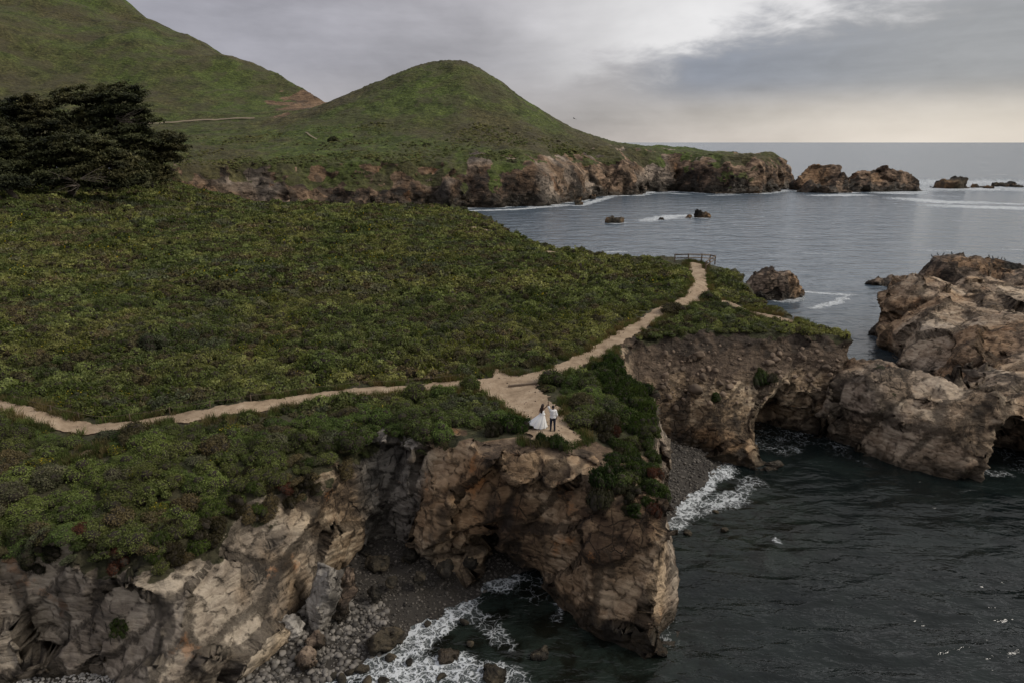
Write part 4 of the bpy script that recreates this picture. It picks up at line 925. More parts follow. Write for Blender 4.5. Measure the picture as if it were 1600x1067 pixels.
def scatter(name, pts, rot, sc, vi, meshes, label, cat=None):
    """one countless mass: mesh points carrying instances of a few plant meshes"""
    col = bpy.data.collections.new(name + '_kinds')
    for i, me in enumerate(meshes):
        o = bpy.data.objects.new('kind_%02d_%s' % (i, name), me); col.objects.link(o)
    me = bpy.data.meshes.new(name); n = len(pts); me.vertices.add(n); me.vertices.foreach_set('co', np.asarray(pts, np.float32).ravel())
    for nm, a in (('rot', rot), ('siz', sc)):
        at = me.attributes.new(nm, 'FLOAT_VECTOR', 'POINT'); at.data.foreach_set('vector', np.asarray(a, np.float32).ravel())
    at = me.attributes.new('pick', 'INT', 'POINT'); at.data.foreach_set('value', np.asarray(vi, np.int32))
    o = obj(name, me, None, kind='stuff', label=label)
    ng = bpy.data.node_groups.new(name, 'GeometryNodeTree')
    ng.interface.new_socket('Geometry', in_out='INPUT', socket_type='NodeSocketGeometry'); ng.interface.new_socket('Geometry', in_out='OUTPUT', socket_type='NodeSocketGeometry')
    gi = ng.nodes.new('NodeGroupInput'); go = ng.nodes.new('NodeGroupOutput'); ip = ng.nodes.new('GeometryNodeInstanceOnPoints')
    ci = ng.nodes.new('GeometryNodeCollectionInfo'); ci.inputs['Collection'].default_value = col; ci.inputs['Separate Children'].default_value = True; ci.inputs['Reset Children'].default_value = True
    def na(nm, dt):
        k = ng.nodes.new('GeometryNodeInputNamedAttribute'); k.data_type = dt; k.inputs['Name'].default_value = nm; return k.outputs[0]
    L = ng.links.new
    L(gi.outputs[0], ip.inputs['Points']); L(ci.outputs[0], ip.inputs['Instance']); ip.inputs['Pick Instance'].default_value = True
    L(na('pick', 'INT'), ip.inputs['Instance Index']); L(na('rot', 'FLOAT_VECTOR'), ip.inputs['Rotation']); L(na('siz', 'FLOAT_VECTOR'), ip.inputs['Scale'])
    L(ip.outputs[0], go.inputs[0])
    md = o.modifiers.new('scatter', 'NODES'); md.node_group = ng
    return o
def jitter_grid(x0, x1, y0, y1, s, rng):
    X, Y = np.meshgrid(np.arange(x0, x1, s), np.arange(y0, y1, s), indexing='ij'); x, y = X.ravel(), Y.ravel()
    return x + rng.uniform(-.5, .5, len(x)) * s, y + rng.uniform(-.5, .5, len(x)) * s
def in_view(x, y, z, mx=60, my=60):
    """rough frustum test on photo pixels, so that nothing is grown where no view of the place looks"""
    d = y * CP + (CAMZ - z) * SP; u = 800 + FPX * x / d; w = (y * SP - (CAMZ - z) * CP) / d; v = 533.5 - FPX * w
    return (d > 1) & (u > -mx) & (u < 1600 + mx) & (v > -my) & (v < 1067 + my), u, v
# ------------------------------------------------------------------ build the setting
build_headland()
build_path()
build_promontory()
FV, FN, FVEG, FD = build_far()
# ------------------------------------------------------------------ rocks in the sea
def prock(u, v, Y, rx, ry, sink=0.0):
    """ellipsoid whose top shows at pixel (u, v) at distance Y"""
    x, z = PY(u, v, Y); return ((x, Y, -sink), (rx, ry, z * 0.86 + sink), 0.0)
def seat(b, r=None): ROCKS_AT.append((b[0][0], b[0][1], r or b[1][0]))
b_ = [((48.6, 127, 0.6), (4.3, 3.8, 4.9), 0.2), ((50.6, 126.5, 1.0), (3.4, 3.0, 4.2), 0.0), ((45.6, 126.6, 0.2), (2.8, 2.6, 2.4), 0.0), ((53.2, 126.4, -0.2), (2.6, 1.8, 1.0), 0.3)]
sdf_rock('sea_stack', b_, 0.22, M['stack'], 301, 'blocky brown sea stack standing alone beside the viewpoint', 'sea stack', fa=0.5, fs=0.4, na=0.22, amp=0.3, blend=0.6); ROCKS_AT.append((51, 125.5, 3.0))
b_ = [((88.5, 134, 0.5), (7.2, 6.0, 6.0), 0.0), ((80.2, 137, -0.4), (6.2, 2.4, 1.7), 0.0), ((99.5, 131, 0.2), (9.5, 6.5, 3.7), 0.0), ((92.5, 128, 0.0), (7.5, 4.0, 3.2), 0.2), ((108, 127, -0.3), (8, 6, 3.4), 0.0)]
sdf_rock('shore_rock', b_, 0.42, M['stack'], 311, 'large ridged brown rock behind the promontory, highest at its left', 'rock', fa=0.6, fs=0.3, na=0.3, amp=0.5, blend=1.0); ROCKS_AT.append((90, 134, 6))
b_ = [((103.4, 152, 0.2), (2.6, 2.2, 2.9), 0.0), ((108.2, 152, 0.2), (4.6, 2.4, 2.6), 0.0), ((100.6, 152.4, -0.2), (2.0, 1.6, 2.6), 0.0), ((112.2, 152, 0.0), (2.6, 2.2, 1.9), 0.0)]
sdf_rock('bird_rock', b_, 0.28, M['weed_rock'], 321, 'jagged near-black rock with seabirds, behind the promontory', 'rock', fa=0.5, fs=0.5, na=0.35, amp=0.4, blend=0.5); ROCKS_AT.append((107, 151.5, 6.5))
b_ = [prock(1284, 256, 424, 15, 12, 3), prock(1262, 268, 424, 8, 9, 3), prock(1300, 264, 418, 12, 10, 3), prock(1272, 283, 408, 11, 8, 2), prock(1296, 288, 404, 13, 7, 2)]
sdf_rock('rock_island', b_, 1.0, M['far_cliff'], 331, 'steep dark rock island just off the tip of the far headland', 'rock island', group='rock islands off the far point', k=3.0, fa=0.6, fs=0.4, na=0.35, amp=1.4, blend=2.5); ROCKS_AT.append((b_[0][0][0], 414, 17))
b_ = [prock(1383, 261, 424, 16, 11, 3), prock(1350, 266, 424, 13, 9, 3), prock(1414, 268, 422, 10, 8, 3), prock(1345, 284, 412, 10, 6, 2), prock(1372, 285, 413, 14, 6, 2), prock(1334, 276, 420, 9, 7, 3)]
sdf_rock('rock_island', b_, 1.0, M['far_cliff'], 341, 'long low-topped rock island, seaward one of the pair off the point', 'rock island', group='rock islands off the far point', k=3.0, fa=0.6, fs=0.4, na=0.35, amp=1.4, blend=2.5); ROCKS_AT.append((b_[0][0][0], 418, 19))
for i, (u, vt, vb, wpx, lab) in enumerate([(1494, 281, 295, 52, 'low dark reef rock seaward of the islands, largest in the white surf'), (1530, 290, 294, 16, 'small dark rock just right of the largest reef rock'), (1546, 291, 295, 14, 'small dark rock, second right of the largest reef rock'), (1571, 287, 292, 26, 'flat dark reef rock among breakers near the right edge'), (1592, 290, 293, 18, 'small dark rock in breakers at the right edge'),
        (960, 340, 349, 28, 'dark rock alone in the bay in front of the cove'), (1098, 332, 341, 22, 'blocky dark rock in the bay with surf to its left'), (1076, 337, 341, 9, 'tiny dark rock in surf beside the blocky bay rock'), (1034, 342, 344, 9, 'tiny wave washed rock at the left end of the bay surf'), (905, 311, 321, 16, 'dark rock at the foot of the cove cliff point'), (1180, 296, 303, 16, 'dark rock in surf at the far headland foot'), (925, 305, 312, 14, 'low rock with breaking wave off the cove cliffs')]):
    x, y = P(u, vb, 0); t = y / ray(u, vb)[1]; rx = wpx * t / FPX / 2; zt = PY(u, vt, y + rx * 0.4)[1]
    b_ = [((x, y + rx * 0.6, -0.2), (rx, rx * 0.7, max(zt, 0.5) + 0.3), 0.2), ((x + rx * 0.35, y + rx * 0.6, -0.2), (rx * 0.55, rx * 0.5, max(zt, 0.5) * 0.75), -0.3)]
    kk = min(3.0, max(0.5, rx / 3.2)); sdf_rock('reef_rock', b_, max(0.2, rx / 9), M['weed_rock'], 350 + i, lab, 'rock', group='low rocks awash in the bay', k=kk, fa=0.45, fs=0.5, na=0.3, amp=0.25 * rx, blend=rx * 0.3); ROCKS_AT.append((x, y + rx * 0.5, rx))

# ------------------------------------------------------------------ beaches, boulders, cobbles
build_beach('cove_beach', -34, 5, 24, 52, 0.3, beach_height, 1.7, 'grey gravel beach in the left cove', 401)
build_beach('dark_beach', 8, 24, 42, 62, 0.3, beach2_height, 1.9, 'dark wet shingle beach in the right cove', 403)
def bh(hf, cap):
    return lambda x, y: float(min(hf(np.array([x]), np.array([y]))[0], cap))
BH1, BH2 = bh(beach_height, 1.7), bh(beach2_height, 1.9)
def stone(name, u, v, z, rad, rot, mat, seed, label, cat='boulder', group=None, cuts=9, sub=5, lift=0.55):
    x, y = P(u, v, z); me = stone_mesh(name, sub, seed, rad, cuts, 0.12)
    o = obj(name, me, mat, loc=(x, y, z + rad[2] * lift), label=label, cat=cat, group=group); o.rotation_euler = rot
    return o
stone('boulder', 512, 962, 1.1, (1.15, 1.05, 2.05), (R(-12), R(16), 0.3), M['boulder'], 411, 'tall pale grey boulder leaning at the back of the left cove', lift=0.75)
stone('rock_slab', 537, 958, 1.0, (0.55, 0.6, 2.1), (R(-18), R(20), 0.2), M['stack'], 412, 'narrow brown rock slab leaning right beside the pale boulder', lift=0.6)
stone('rock', 607, 1002, 0.4, (1.3, 0.9, 0.75), (0.1, 0.1, 0.4), M['weed_rock'], 413, 'weed dark rock on the beach at the edge of the foam', lift=0.3)
stone('rock', 495, 1005, 0.9, (0.8, 0.6, 0.55), (0.1, 0.3, 0.2), M['stack'], 414, 'brown flat rock below the leaning slab', lift=0.4)
stone('rock', 480, 1032, 0.7, (0.75, 0.6, 0.5), (0.1, -0.2, 0.9), M['stack'], 415, 'round brown rock lowest on the cobbles near the foam', lift=0.4)
stone('rock', 455, 985, 1.2, (0.9, 0.8, 0.8), (0.1, 0.1, 2), M['boulder'], 416, 'grey block at the foot of the left buttress', lift=0.4)
stone('rock', 700, 1024, 0.0, (0.8, 0.6, 0.45), (0, 0.1, 0.4), M['stack'], 417, 'light brown rock awash in the middle of the foam', lift=0.1)
stone('rock', 775, 1058, 0.0, (0.95, 0.75, 0.6), (0, 0.1, 1.4), M['weed_rock'], 418, 'yellow brown weedy rock in the water at the bottom edge', lift=0.1)
stone('rock', 846, 1022, 0.0, (0.8, 0.5, 0.22), (0, 0.1, 0.8), M['weed_rock'], 419, 'dark rock just under the surface left of the headland foot', lift=0.0)
for i, (u, v, r_) in enumerate([(588, 884, 0.75), (640, 872, 0.6), (694, 892, 0.7), (566, 868, 0.55), (655, 905, 0.45), (612, 910, 0.4), (585, 930, 0.5), (735, 884, 0.5)]):
    stone('cove_rock', u, v, 1.4, (r_ * 1.2, r_ * 0.9, r_), (0.2 * i, 0.3, 0.9 * i), M['weed_rock'], 450 + i, ['dark angular rock at the back of the cove, first right of the boulder', 'dark rock at the cove back under the buttress cleft', 'dark rock at the foot of the buttress near the foam', 'dark rock tucked against the left cove wall', 'small dark rock in the middle of the cove gravel', 'small dark rock right of the leaning slab', 'dark rock on the gravel just right of the leaning slab', 'dark rock in the mouth of the headland cave'][i], lift=0.3)
rng = np.random.default_rng(5)
for i, (u, v, s) in enumerate([(566, 1046, .42), (533, 1062, .38), (548, 1050, .28), (520, 1057, .3), (529, 1042, .3), (555, 1030, .25), (600, 1064, .3), (610, 1028, .35), (640, 1035, .3), (590, 1010, .35), (725, 972, .3), (735, 1005, .25), (690, 1058, .3), (575, 1066, .4), (668, 975, .3), (1075, 832, .4), (1132, 828, .35), (1118, 800, .25)]):
    stone('wet_rock', u, v, 0.0, (s * 1.1, s * 0.8, s * 0.6), (rng.uniform(-.3, .3), rng.uniform(-.3, .3), rng.uniform(0, 6)), M['weed_rock'], 430 + i, 'small black wet rock in the foam of the left cove' if u < 900 else 'small black wet rock in the shallows of the right cove', 'rock', 'wet rocks in the coves', 6, 3, 0.2)
PEB = [stone_mesh('pebble_%s' % 'abcdef'[i], 2, 470 + i, (1, 0.8 + 0.05 * i, 0.55 + 0.05 * i), 4, 0.05) for i in range(6)]
def pebble_field(area, hf, n, smin, smax, cond=None, seed=1):
    r = np.random.default_rng(seed); x = r.uniform(area[0], area[1], n); y = r.uniform(area[2], area[3], n); z = hf(x, y)
    s = smin + (smax - smin) * r.power(0.35, n); ok = z > -0.05
    if cond is not None: ok &= cond(x, y)
    return x[ok], y[ok], z[ok], s[ok]
def mat_copy(meshes, mat):
    out = []
    for me in meshes:
        m2 = me.copy(); m2.materials.clear(); m2.materials.append(mat); out.append(m2)
    return out
PEBG, PEBD, PEBW = mat_copy(PEB, M['pebble']), mat_copy(PEB, M['dark_pebble']), mat_copy(PEB, M['pale_pebble'])
def zone(x, y, z, s, label, meshes):
    """where on its beach a cobble lies and how it compares in size"""
    v = 533.5 - FPX * (y * SP - (CAMZ - z) * CP) / (y * CP + (CAMZ - z) * SP); u = 800 + FPX * x / (y * CP + (CAMZ - z) * SP)
    big = 'large' if s > (0.225 if meshes is PEBG else 0.15) else 'smaller'
    if meshes is PEBG: w = ('close to the foam' if z < 0.25 else ('at the cliff foot' if u < 430 else ('below the leaning slab' if v > 990 else 'beside the pale boulder'))) + (' near the bottom edge' if v > 1035 else '')
    elif meshes is PEBD: w = 'at the water' if z < 0.5 else 'under the cliff'
    else: w = 'left of the cliff foot' if u < 70 else 'touching the cliff foot'
    return big + ' ' + label + ', ' + w
def pebbles(tagname, x, y, z, s, meshes, keep, label, glabel, seed):
    """the largest cobbles are things of their own, the rest one mass of shingle"""
    r = np.random.default_rng(seed); vis, u, v = in_view(x, y, z, 10, 10); x, y, z, s = x[vis], y[vis], z[vis], s[vis]
    order = np.argsort(-s); 
    for i in order[:keep]:
        o = bpy.data.objects.new('cobble', meshes[r.integers(6)]); COL.objects.link(o); o.location = (x[i], y[i], z[i] + s[i] * 0.25); o.scale = (s[i],) * 3
        o.rotation_euler = (r.uniform(-.4, .4), r.uniform(-.4, .4), r.uniform(0, 6.3)); tag(o, zone(x[i], y[i], z[i], s[i], label, meshes), 'stone', glabel)
    rest = order[keep:]; k = len(rest)
    scatter(tagname, np.stack([x[rest], y[rest], z[rest] + 0.1 * s[rest]], 1), np.stack([r.uniform(-.5, .5, k), r.uniform(-.5, .5, k), r.uniform(0, 6.3, k)], 1), np.repeat(s[rest][:, None], 3, 1), r.integers(0, 6, k), meshes, 'loose ' + label)
bz = lambda x, y: np.minimum(beach_height(x, y), 1.7) + 0.22 * fbm(np.stack([x, y, 0 * x], 1) * 0.5, 3, 401) + 0.06 * fbm(np.stack([x, y, 0 * x], 1) * 2.4, 2, 402)
bz2 = lambda x, y: np.minimum(beach2_height(x, y), 1.9) + 0.22 * fbm(np.stack([x, y, 0 * x], 1) * 0.5, 3, 403) + 0.06 * fbm(np.stack([x, y, 0 * x], 1) * 2.4, 2, 404)
outside = lambda x, y: poly_sd(x, y, BASE) < 0.6
x, y, z, s = pebble_field((-18, -6, 27, 36), bz, 5500, 0.04, 0.24, lambda x, y: outside(x, y) & (x < -7.5), 11); pebbles('cobble_beach', x, y, z, s, PEBG, 170, 'grey cobble on the left beach', 'cobbles on the left cove beach', 21)
x, y, z, s = pebble_field((-12, 3, 33, 47), bz, 9000, 0.03, 0.13, None, 12); pebbles('cove_shingle', x, y, z, s, PEBD, 0, 'dark brown shingle at the back of the left cove', None, 22)
x, y, z, s = pebble_field((-31, -19, 26.5, 31.5), bz, 5000, 0.04, 0.12, lambda x, y: poly_sd(x, y, BASE) < 1.2, 13); pebbles('white_shingle', x, y, z, s, PEBW, 60, 'pale pebble in the bottom left corner', 'pale pebbles at the bottom left', 23)
x, y, z, s = pebble_field((9, 23, 44, 60), bz2, 9000, 0.04, 0.17, outside, 14); pebbles('dark_shingle', x, y, z, s, PEBD, 50, 'dark wet cobble on the right cove beach', 'cobbles on the right cove beach', 24)

# ------------------------------------------------------------------ surface lookup on the headland
from mathutils.bvhtree import BVHTree
BV = BVHTree.FromPolygons([tuple(p) for p in HEAD[0].tolist()], [tuple(p) for p in HEAD[1].tolist()])
def cast(u, v):
    a, b, c = ray(u, v); d = Vector((a, b, c)).normalized(); return BV.ray_cast(Vector((0, 0, CAMZ)), d)
# loose stones in the eroded bank of the right cove
SCR = mat_copy([stone_mesh('bank_stone_%s' % 'abcdef'[i], 3, 490 + i, (1, 0.85, 0.65 + 0.06 * i), 7, 0.1) for i in range(6)], M['scree'])
rng = np.random.default_rng(31); cnt = 0
sp, ss_, sr = [], [], []
for u, v, s in [(1092, 556, .62), (1202, 570, .60), (1213, 563, .42), (1088, 612, .70), (1098, 590, .42), (1255, 560, .35), (1125, 600, .42), (1140, 605, .38), (1232, 562, .30), (1180, 575, .30), (1218, 553, .3), (1040, 588, .4), (1290, 575, .45), (1310, 560, .4), (1335, 590, .4)]:
    h_, n_, i_, d_ = cast(u, v)
    if h_ is None: continue
    o = bpy.data.objects.new('bank_stone', SCR[cnt % 6]); COL.objects.link(o); o.location = h_ + Vector((0, 0, s * 0.25)); o.scale = (s, s, s); o.rotation_euler = (rng.uniform(-.4, .4), rng.uniform(-.4, .4), rng.uniform(0, 6)); cnt += 1
    tag(o, 'large tan stone sticking out of the eroded brown bank', 'stone', 'stones in the eroded bank')
for k in range(420):
    u = rng.uniform(1010, 1380); v = rng.uniform(535, 640) + (u > 1200) * 4
    h_, n_, i_, d_ = cast(u, v)
    if h_ is None or h_.z < 4.3 or h_.y < 55 or h_.z > 9.6 or n_.z > 0.97: continue
    s = 0.06 + 0.30 * rng.power(0.3)
    if s > 0.2 and cnt < 70:
        o = bpy.data.objects.new('bank_stone', SCR[cnt % 6]); COL.objects.link(o); o.location = h_; o.scale = (s, s, s); o.rotation_euler = (rng.uniform(-.5, .5), rng.uniform(-.5, .5), rng.uniform(0, 6)); cnt += 1
        tag(o, ('bigger ' if s > 0.28 else 'small ') + 'tan stone on the eroded bank, ' + ('near its top' if v < 570 else ('low down' if v > 605 else 'halfway up')) + (' at the left' if u < 1110 else (' above the arch' if u > 1240 else ' in the middle')), 'stone', 'stones in the eroded bank')
    else: sp.append(h_[:]); ss_.append((s,) * 3); sr.append((rng.uniform(-.5, .5), rng.uniform(-.5, .5), rng.uniform(0, 6)))
scatter('bank_rubble', sp, sr, ss_, rng.integers(0, 6, len(sp)), SCR, 'small tan rubble on the eroded bank')

# ------------------------------------------------------------------ plants
KN = ['bright', 'green', 'sage', 'dry', 'yellow', 'icered', 'ice']
KDESC = {'bright': 'round bright green shrub', 'green': 'dense dark green shrub', 'sage': 'grey green sage bush', 'dry': 'brown dried out shrub', 'yellow': 'yellow flowered green shrub', 'icered': 'dark reddish ice plant mat', 'ice': 'low green ice plant cushion'}
NEAR = {}
for i, kn in enumerate(KN):
    fl = 0.10 if kn == 'yellow' else 0
    if kn in ('ice', 'icered'): NEAR[kn] = [shrub_mesh('near_%s_%d' % (kn, j), M[kn], 500 + 10 * i + j, 0.75, 0.32, 26, 0.24, 2600, 0.042) for j in range(2)]
    else: NEAR[kn] = [shrub_mesh('near_%s_%d' % (kn, j), M[kn], 500 + 10 * i + j, 0.72, 0.78, 20 + 3 * j, 0.27 + 0.03 * j, 2800, 0.047, fl) for j in range(3)]
FIELD = [shrub_mesh('field_%s_%d' % (kn, j), M[kn], 600 + 7 * i + j, 0.78, 0.62, 11, 0.33, 900, 0.085, 0.08 if kn == 'yellow' else 0) for i, (kn, c) in enumerate((('field', 4), ('green', 2), ('dry', 1), ('yellow', 1), ('sage', 1))) for j in range(c)]
FW = np.array([0.175] * 4 + [0.10] * 2 + [0.03, 0.02, 0.045]); FW /= FW.sum()
FARF = [shrub_mesh('far_%s_%d' % (kn, j), M[kn], 700 + 7 * i + j, 0.9, 0.6, 8, 0.42, 320, 0.15, 0.08 if kn == 'yellow' else 0) for i, (kn, c) in enumerate((('field', 4), ('green', 2), ('dry', 1), ('yellow', 1), ('sage', 1))) for j in range(c)]
TUFT = [shrub_mesh('tuft_%d' % j, M['hillveg'], 800 + j, 1.2, 0.95, 6, 0.6, 70, 0.34, core=M['hillveg']) for j in range(5)]

rng = np.random.default_rng(77)
HEROES = [(735, 606, 1.05, 1.1, 'green', 'rounded dark bush left of the path junction'), (862, 598, 1.25, 1.1, 'green', 'broad dark bush right of the path junction'), (893, 603, 1.15, 1.0, 'bright', 'green bush beside the broad bush right of the junction'),
          (806, 668, 1.25, 0.75, 'ice', 'low green cushion plant left of the bride'), (772, 676, 0.9, 0.6, 'icered', 'dark low plant at the cliff edge left of the bride'), (908, 660, 1.35, 0.8, 'green', 'low green mat plant right of the man'), (945, 668, 1.3, 0.75, 'icered', 'dark brown mat plant right of the man towards the flank'),
          (848, 690, 0.55, 0.5, 'ice', 'small cushion plant at the cliff edge below the couple'), (872, 694, 0.8, 0.5, 'ice', 'green cushion plant on the lip below the man'), (1052, 489, 1.6, 1.2, 'dry', 'dark brown bush between the two path branches'), (1108, 470, 1.5, 1.1, 'green', 'green bush just right of the upper path'), (1128, 484, 1.4, 1.0, 'green', 'green bush at the start of the side path'),
          (690, 618, 1.2, 1.0, 'bright', 'yellowish green bush left of the clearing'), (650, 622, 1.3, 1.2, 'green', 'tall dark green shrub below the path, left of the clearing'), (240, 545, 1.8, 1.5, 'sage', 'large round grey green bush alone in the field at left'), (340, 485, 1.9, 1.5, 'sage', 'large round sage bush in the middle of the field'), (505, 575, 2.0, 1.5, 'green', 'large round green bush in the field above the path')]
HP = []
def place_shrub(kn, x, y, z, r, h, label, group=None, tilt=None):
    me = NEAR[kn][rng.integers(len(NEAR[kn]))]; o = bpy.data.objects.new('ice_plant' if kn in ('ice', 'icered') else 'shrub', me); COL.objects.link(o)
    o.location = (x, y, z); hz = (0.32 if kn in ('ice', 'icered') else 0.78)
    o.scale = (r / 0.95, r / 0.95 * rng.uniform(0.85, 1.1), h / hz); o.rotation_euler = (*(tilt or (rng.uniform(-.1, .1), rng.uniform(-.1, .1))), rng.uniform(0, 6.28))
    tag(o, label, 'plant' if kn in ('ice', 'icered') else 'shrub', group); return o
for u, v, r, h, kn, lab in HEROES:
    x, y = px_line([(u, v)])[0]; z = float(Hn(np.array([x]), np.array([y]))[0]); HP.append((x, y, r)); place_shrub(kn, x, y, z, r, h, lab)
def tilt_of(n): return (math.atan2(-n.y, n.z), math.asin(max(-1, min(1, n.x))))
# plants hanging on the rock: dark bush on the headland face, mats on the flank and over the left rim
for u, v, r, h, kn, lab in [(943, 752, 1.15, 0.9, 'ice', 'dark green bush clinging to the headland rock face, upper half'), (940, 788, 1.0, 0.8, 'icered', 'lower hanging part of the dark plants on the headland face'), (1190, 600, 1.1, 1.3, 'ice', 'dark green bush in the bank above the right cove arch'), (1204, 596, .7, .7, 'icered', 'small dark bush beside the bank bush above the arch'), (1117, 622, .7, .4, 'ice', 'small green plant on the ledge of the right cove cliff'), (1390, 610, .6, .4, 'icered', 'small dark tuft on the rock neck'), (190, 978, .7, .3, 'ice', 'little green tuft low on the left cliff')]:
    h_, n_, i_, d_ = cast(u, v)
    if h_: place_shrub(kn, h_.x, h_.y, h_.z - 0.05, r, h, lab, tilt=tilt_of((n_ + Vector((0, 0, 0.8))).normalized()))
def mats(box, n, kinds, rmin, rmax, label, group, zmin, nmin=0.15, cond=None):
    made = []
    for k in range(n * 6):
        if len(made) >= n: break
        u = rng.uniform(box[0], box[1]); v = rng.uniform(box[2], box[3])
        if cond and not cond(u, v): continue
        h_, n_, i_, d_ = cast(u, v)
        if h_ is None or h_.z < zmin or n_.z < nmin: continue
        if float(path_mask(np.array([h_.x]), np.array([h_.y]))[0]) > -0.5: continue
        if any((h_ - q).length < rmin * 0.75 for q in made): continue
        made.append(h_.copy()); kn = kinds[rng.integers(len(kinds))]; rd = rng.uniform(rmin, rmax)
        part = ['leftmost part', 'middle', 'right part'][min(2, int(3 * (u - box[0]) / (box[1] - box[0])))]; low = 'upper' if v < (box[2] + box[3]) / 2 else 'lower'
        place_shrub(kn, h_.x, h_.y, h_.z - 0.04, rd, rng.uniform(0.3, 0.5), ('wide ' if rd > (rmin + rmax) / 2 else 'small ') + KDESC[kn] + ' ' + label + ', ' + low + ' ' + part, group, tilt_of((n_ + Vector((0, 0, 0.5))).normalized()))
mats((925, 1045, 625, 800), 62, ['ice', 'ice', 'ice', 'icered'], 0.5, 0.9, 'on the headland flank', 'ice plants on the headland flank', 5.2, 0.05, lambda u, v: abs(u - (965 + (v - 640) * 0.36)) < 40)
mats((230, 560, 720, 885), 46, ['icered', 'icered', 'ice', 'dry'], 0.5, 0.85, 'on the left cliff rim', 'ice plants on the left rim', 6.3, 0.15, lambda u, v: abs(v - np.interp(u, [230, 300, 380, 470, 560], [875, 835, 785, 745, 705])) < 38)
mats((-10, 260, 790, 895), 46, ['icered', 'green', 'ice', 'bright', 'sage'], 0.5, 0.9, 'on the rim at the far left', 'plants on the far left rim', 6.0, 0.15)
mats((560, 720, 640, 715), 18, ['icered', 'green', 'dry'], 0.4, 0.7, 'at the head of the left cove', 'plants at the cove head', 7.8, 0.15)

# shrubs on the near slope: the largest in view singly, the rest as one mass
x, y = jitter_grid(-46, 11, 28.5, 72, 0.80, rng); z = Hn(x, y); dr = poly_sd(x, y, RIM); pm = path_mask(x, y)
vis, u, v = in_view(x, y, z, 40, 60); dist = np.hypot(np.hypot(x, y), CAMZ - z)
ok = vis & (dr > 0.25) & (pm < -0.75)
nose = (np.hypot((x - 3.0) / 7.5, (y - 39.6) / 2.4) < 1) | ((x > -4) & (x < 9) & (y < 42.5) & (rng.uniform(size=len(x)) < 0.75)); ok &= ~nose
for hx, hy, hr in HP: ok &= np.hypot(x - hx, y - hy) > hr * 0.8
front = y < np.interp(x, [-46, -30, -20, -8, 0, 11], [44, 42.5, 42, 46, 44, 60])
q = np.stack([x, y, 0 * x], 1); pat = fbm(q * 0.22, 2, 61); pat2 = fbm(q * 0.35 + 50, 2, 62); rr = rng.uniform(size=len(x))
kind = np.where(pat2 > 0.40, 3, np.where(pat2 < -0.45, 2, np.where(pat > 0.0, 0, 1))); kind = np.where(rr > 0.965, 4, np.where(rr > 0.93, 3, np.where(rr > 0.90, 2, kind)))
kind = np.where((x > 7) & (y < 60), np.where(rr < 0.6, 6, 1), kind)
sz = (0.45 + 0.75 * rng.power(0.8, len(x))) * np.where(pm > -1.3, 0.72, 1.0)
near_i = np.nonzero(ok & front)[0]; near_i = near_i[np.argsort(-(sz / dist)[near_i])]
single = near_i[:250]
for i in single:
    kn = KN[kind[i]]
    big = 'large' if sz[i] > 0.87 else ('small' if sz[i] < 0.7 else 'mid-size')
    if x[i] < -6:
        row = 'just below the path' if pm[i] > -2.6 else ('near the cliff rim' if dr[i] < 2.4 else 'halfway down the slope')
        colm = 'at the far left' if u[i] < 130 else ('under the bend of the path' if u[i] < 270 else ('above the left buttress' if u[i] < 420 else 'above the pale boulder cove'))
        where = row + ' ' + colm
    else: where = 'between the path and the left cove' if x[i] < 3 else ('on the headland right of the clearing' if y[i] < 47 else 'along the headland path above the right cove')
    place_shrub(kn, x[i], y[i], z[i] - 0.05, sz[i] * 0.98, sz[i] * rng.uniform(0.6, 0.95), big + ' ' + KDESC[kn] + ' ' + where, 'near slope plants: ' + kn)
mass = np.setdiff1d(np.nonzero(ok & front)[0], single); k = len(mass)
allnear = [m_ for kn in KN for m_ in NEAR[kn]]; offs = np.cumsum([0] + [len(NEAR[kn]) for kn in KN])
scatter('slope_scrub', np.stack([x[mass], y[mass], z[mass] - 0.05], 1), np.stack([rng.uniform(-.1, .1, k), rng.uniform(-.1, .1, k), rng.uniform(0, 6.28, k)], 1), np.stack([sz[mass], sz[mass], sz[mass] * rng.uniform(0.6, 1.0, k)], 1), offs[kind[mass]] + rng.integers(0, 2, k), allnear, 'dense low scrub between the path and the cliff edge')
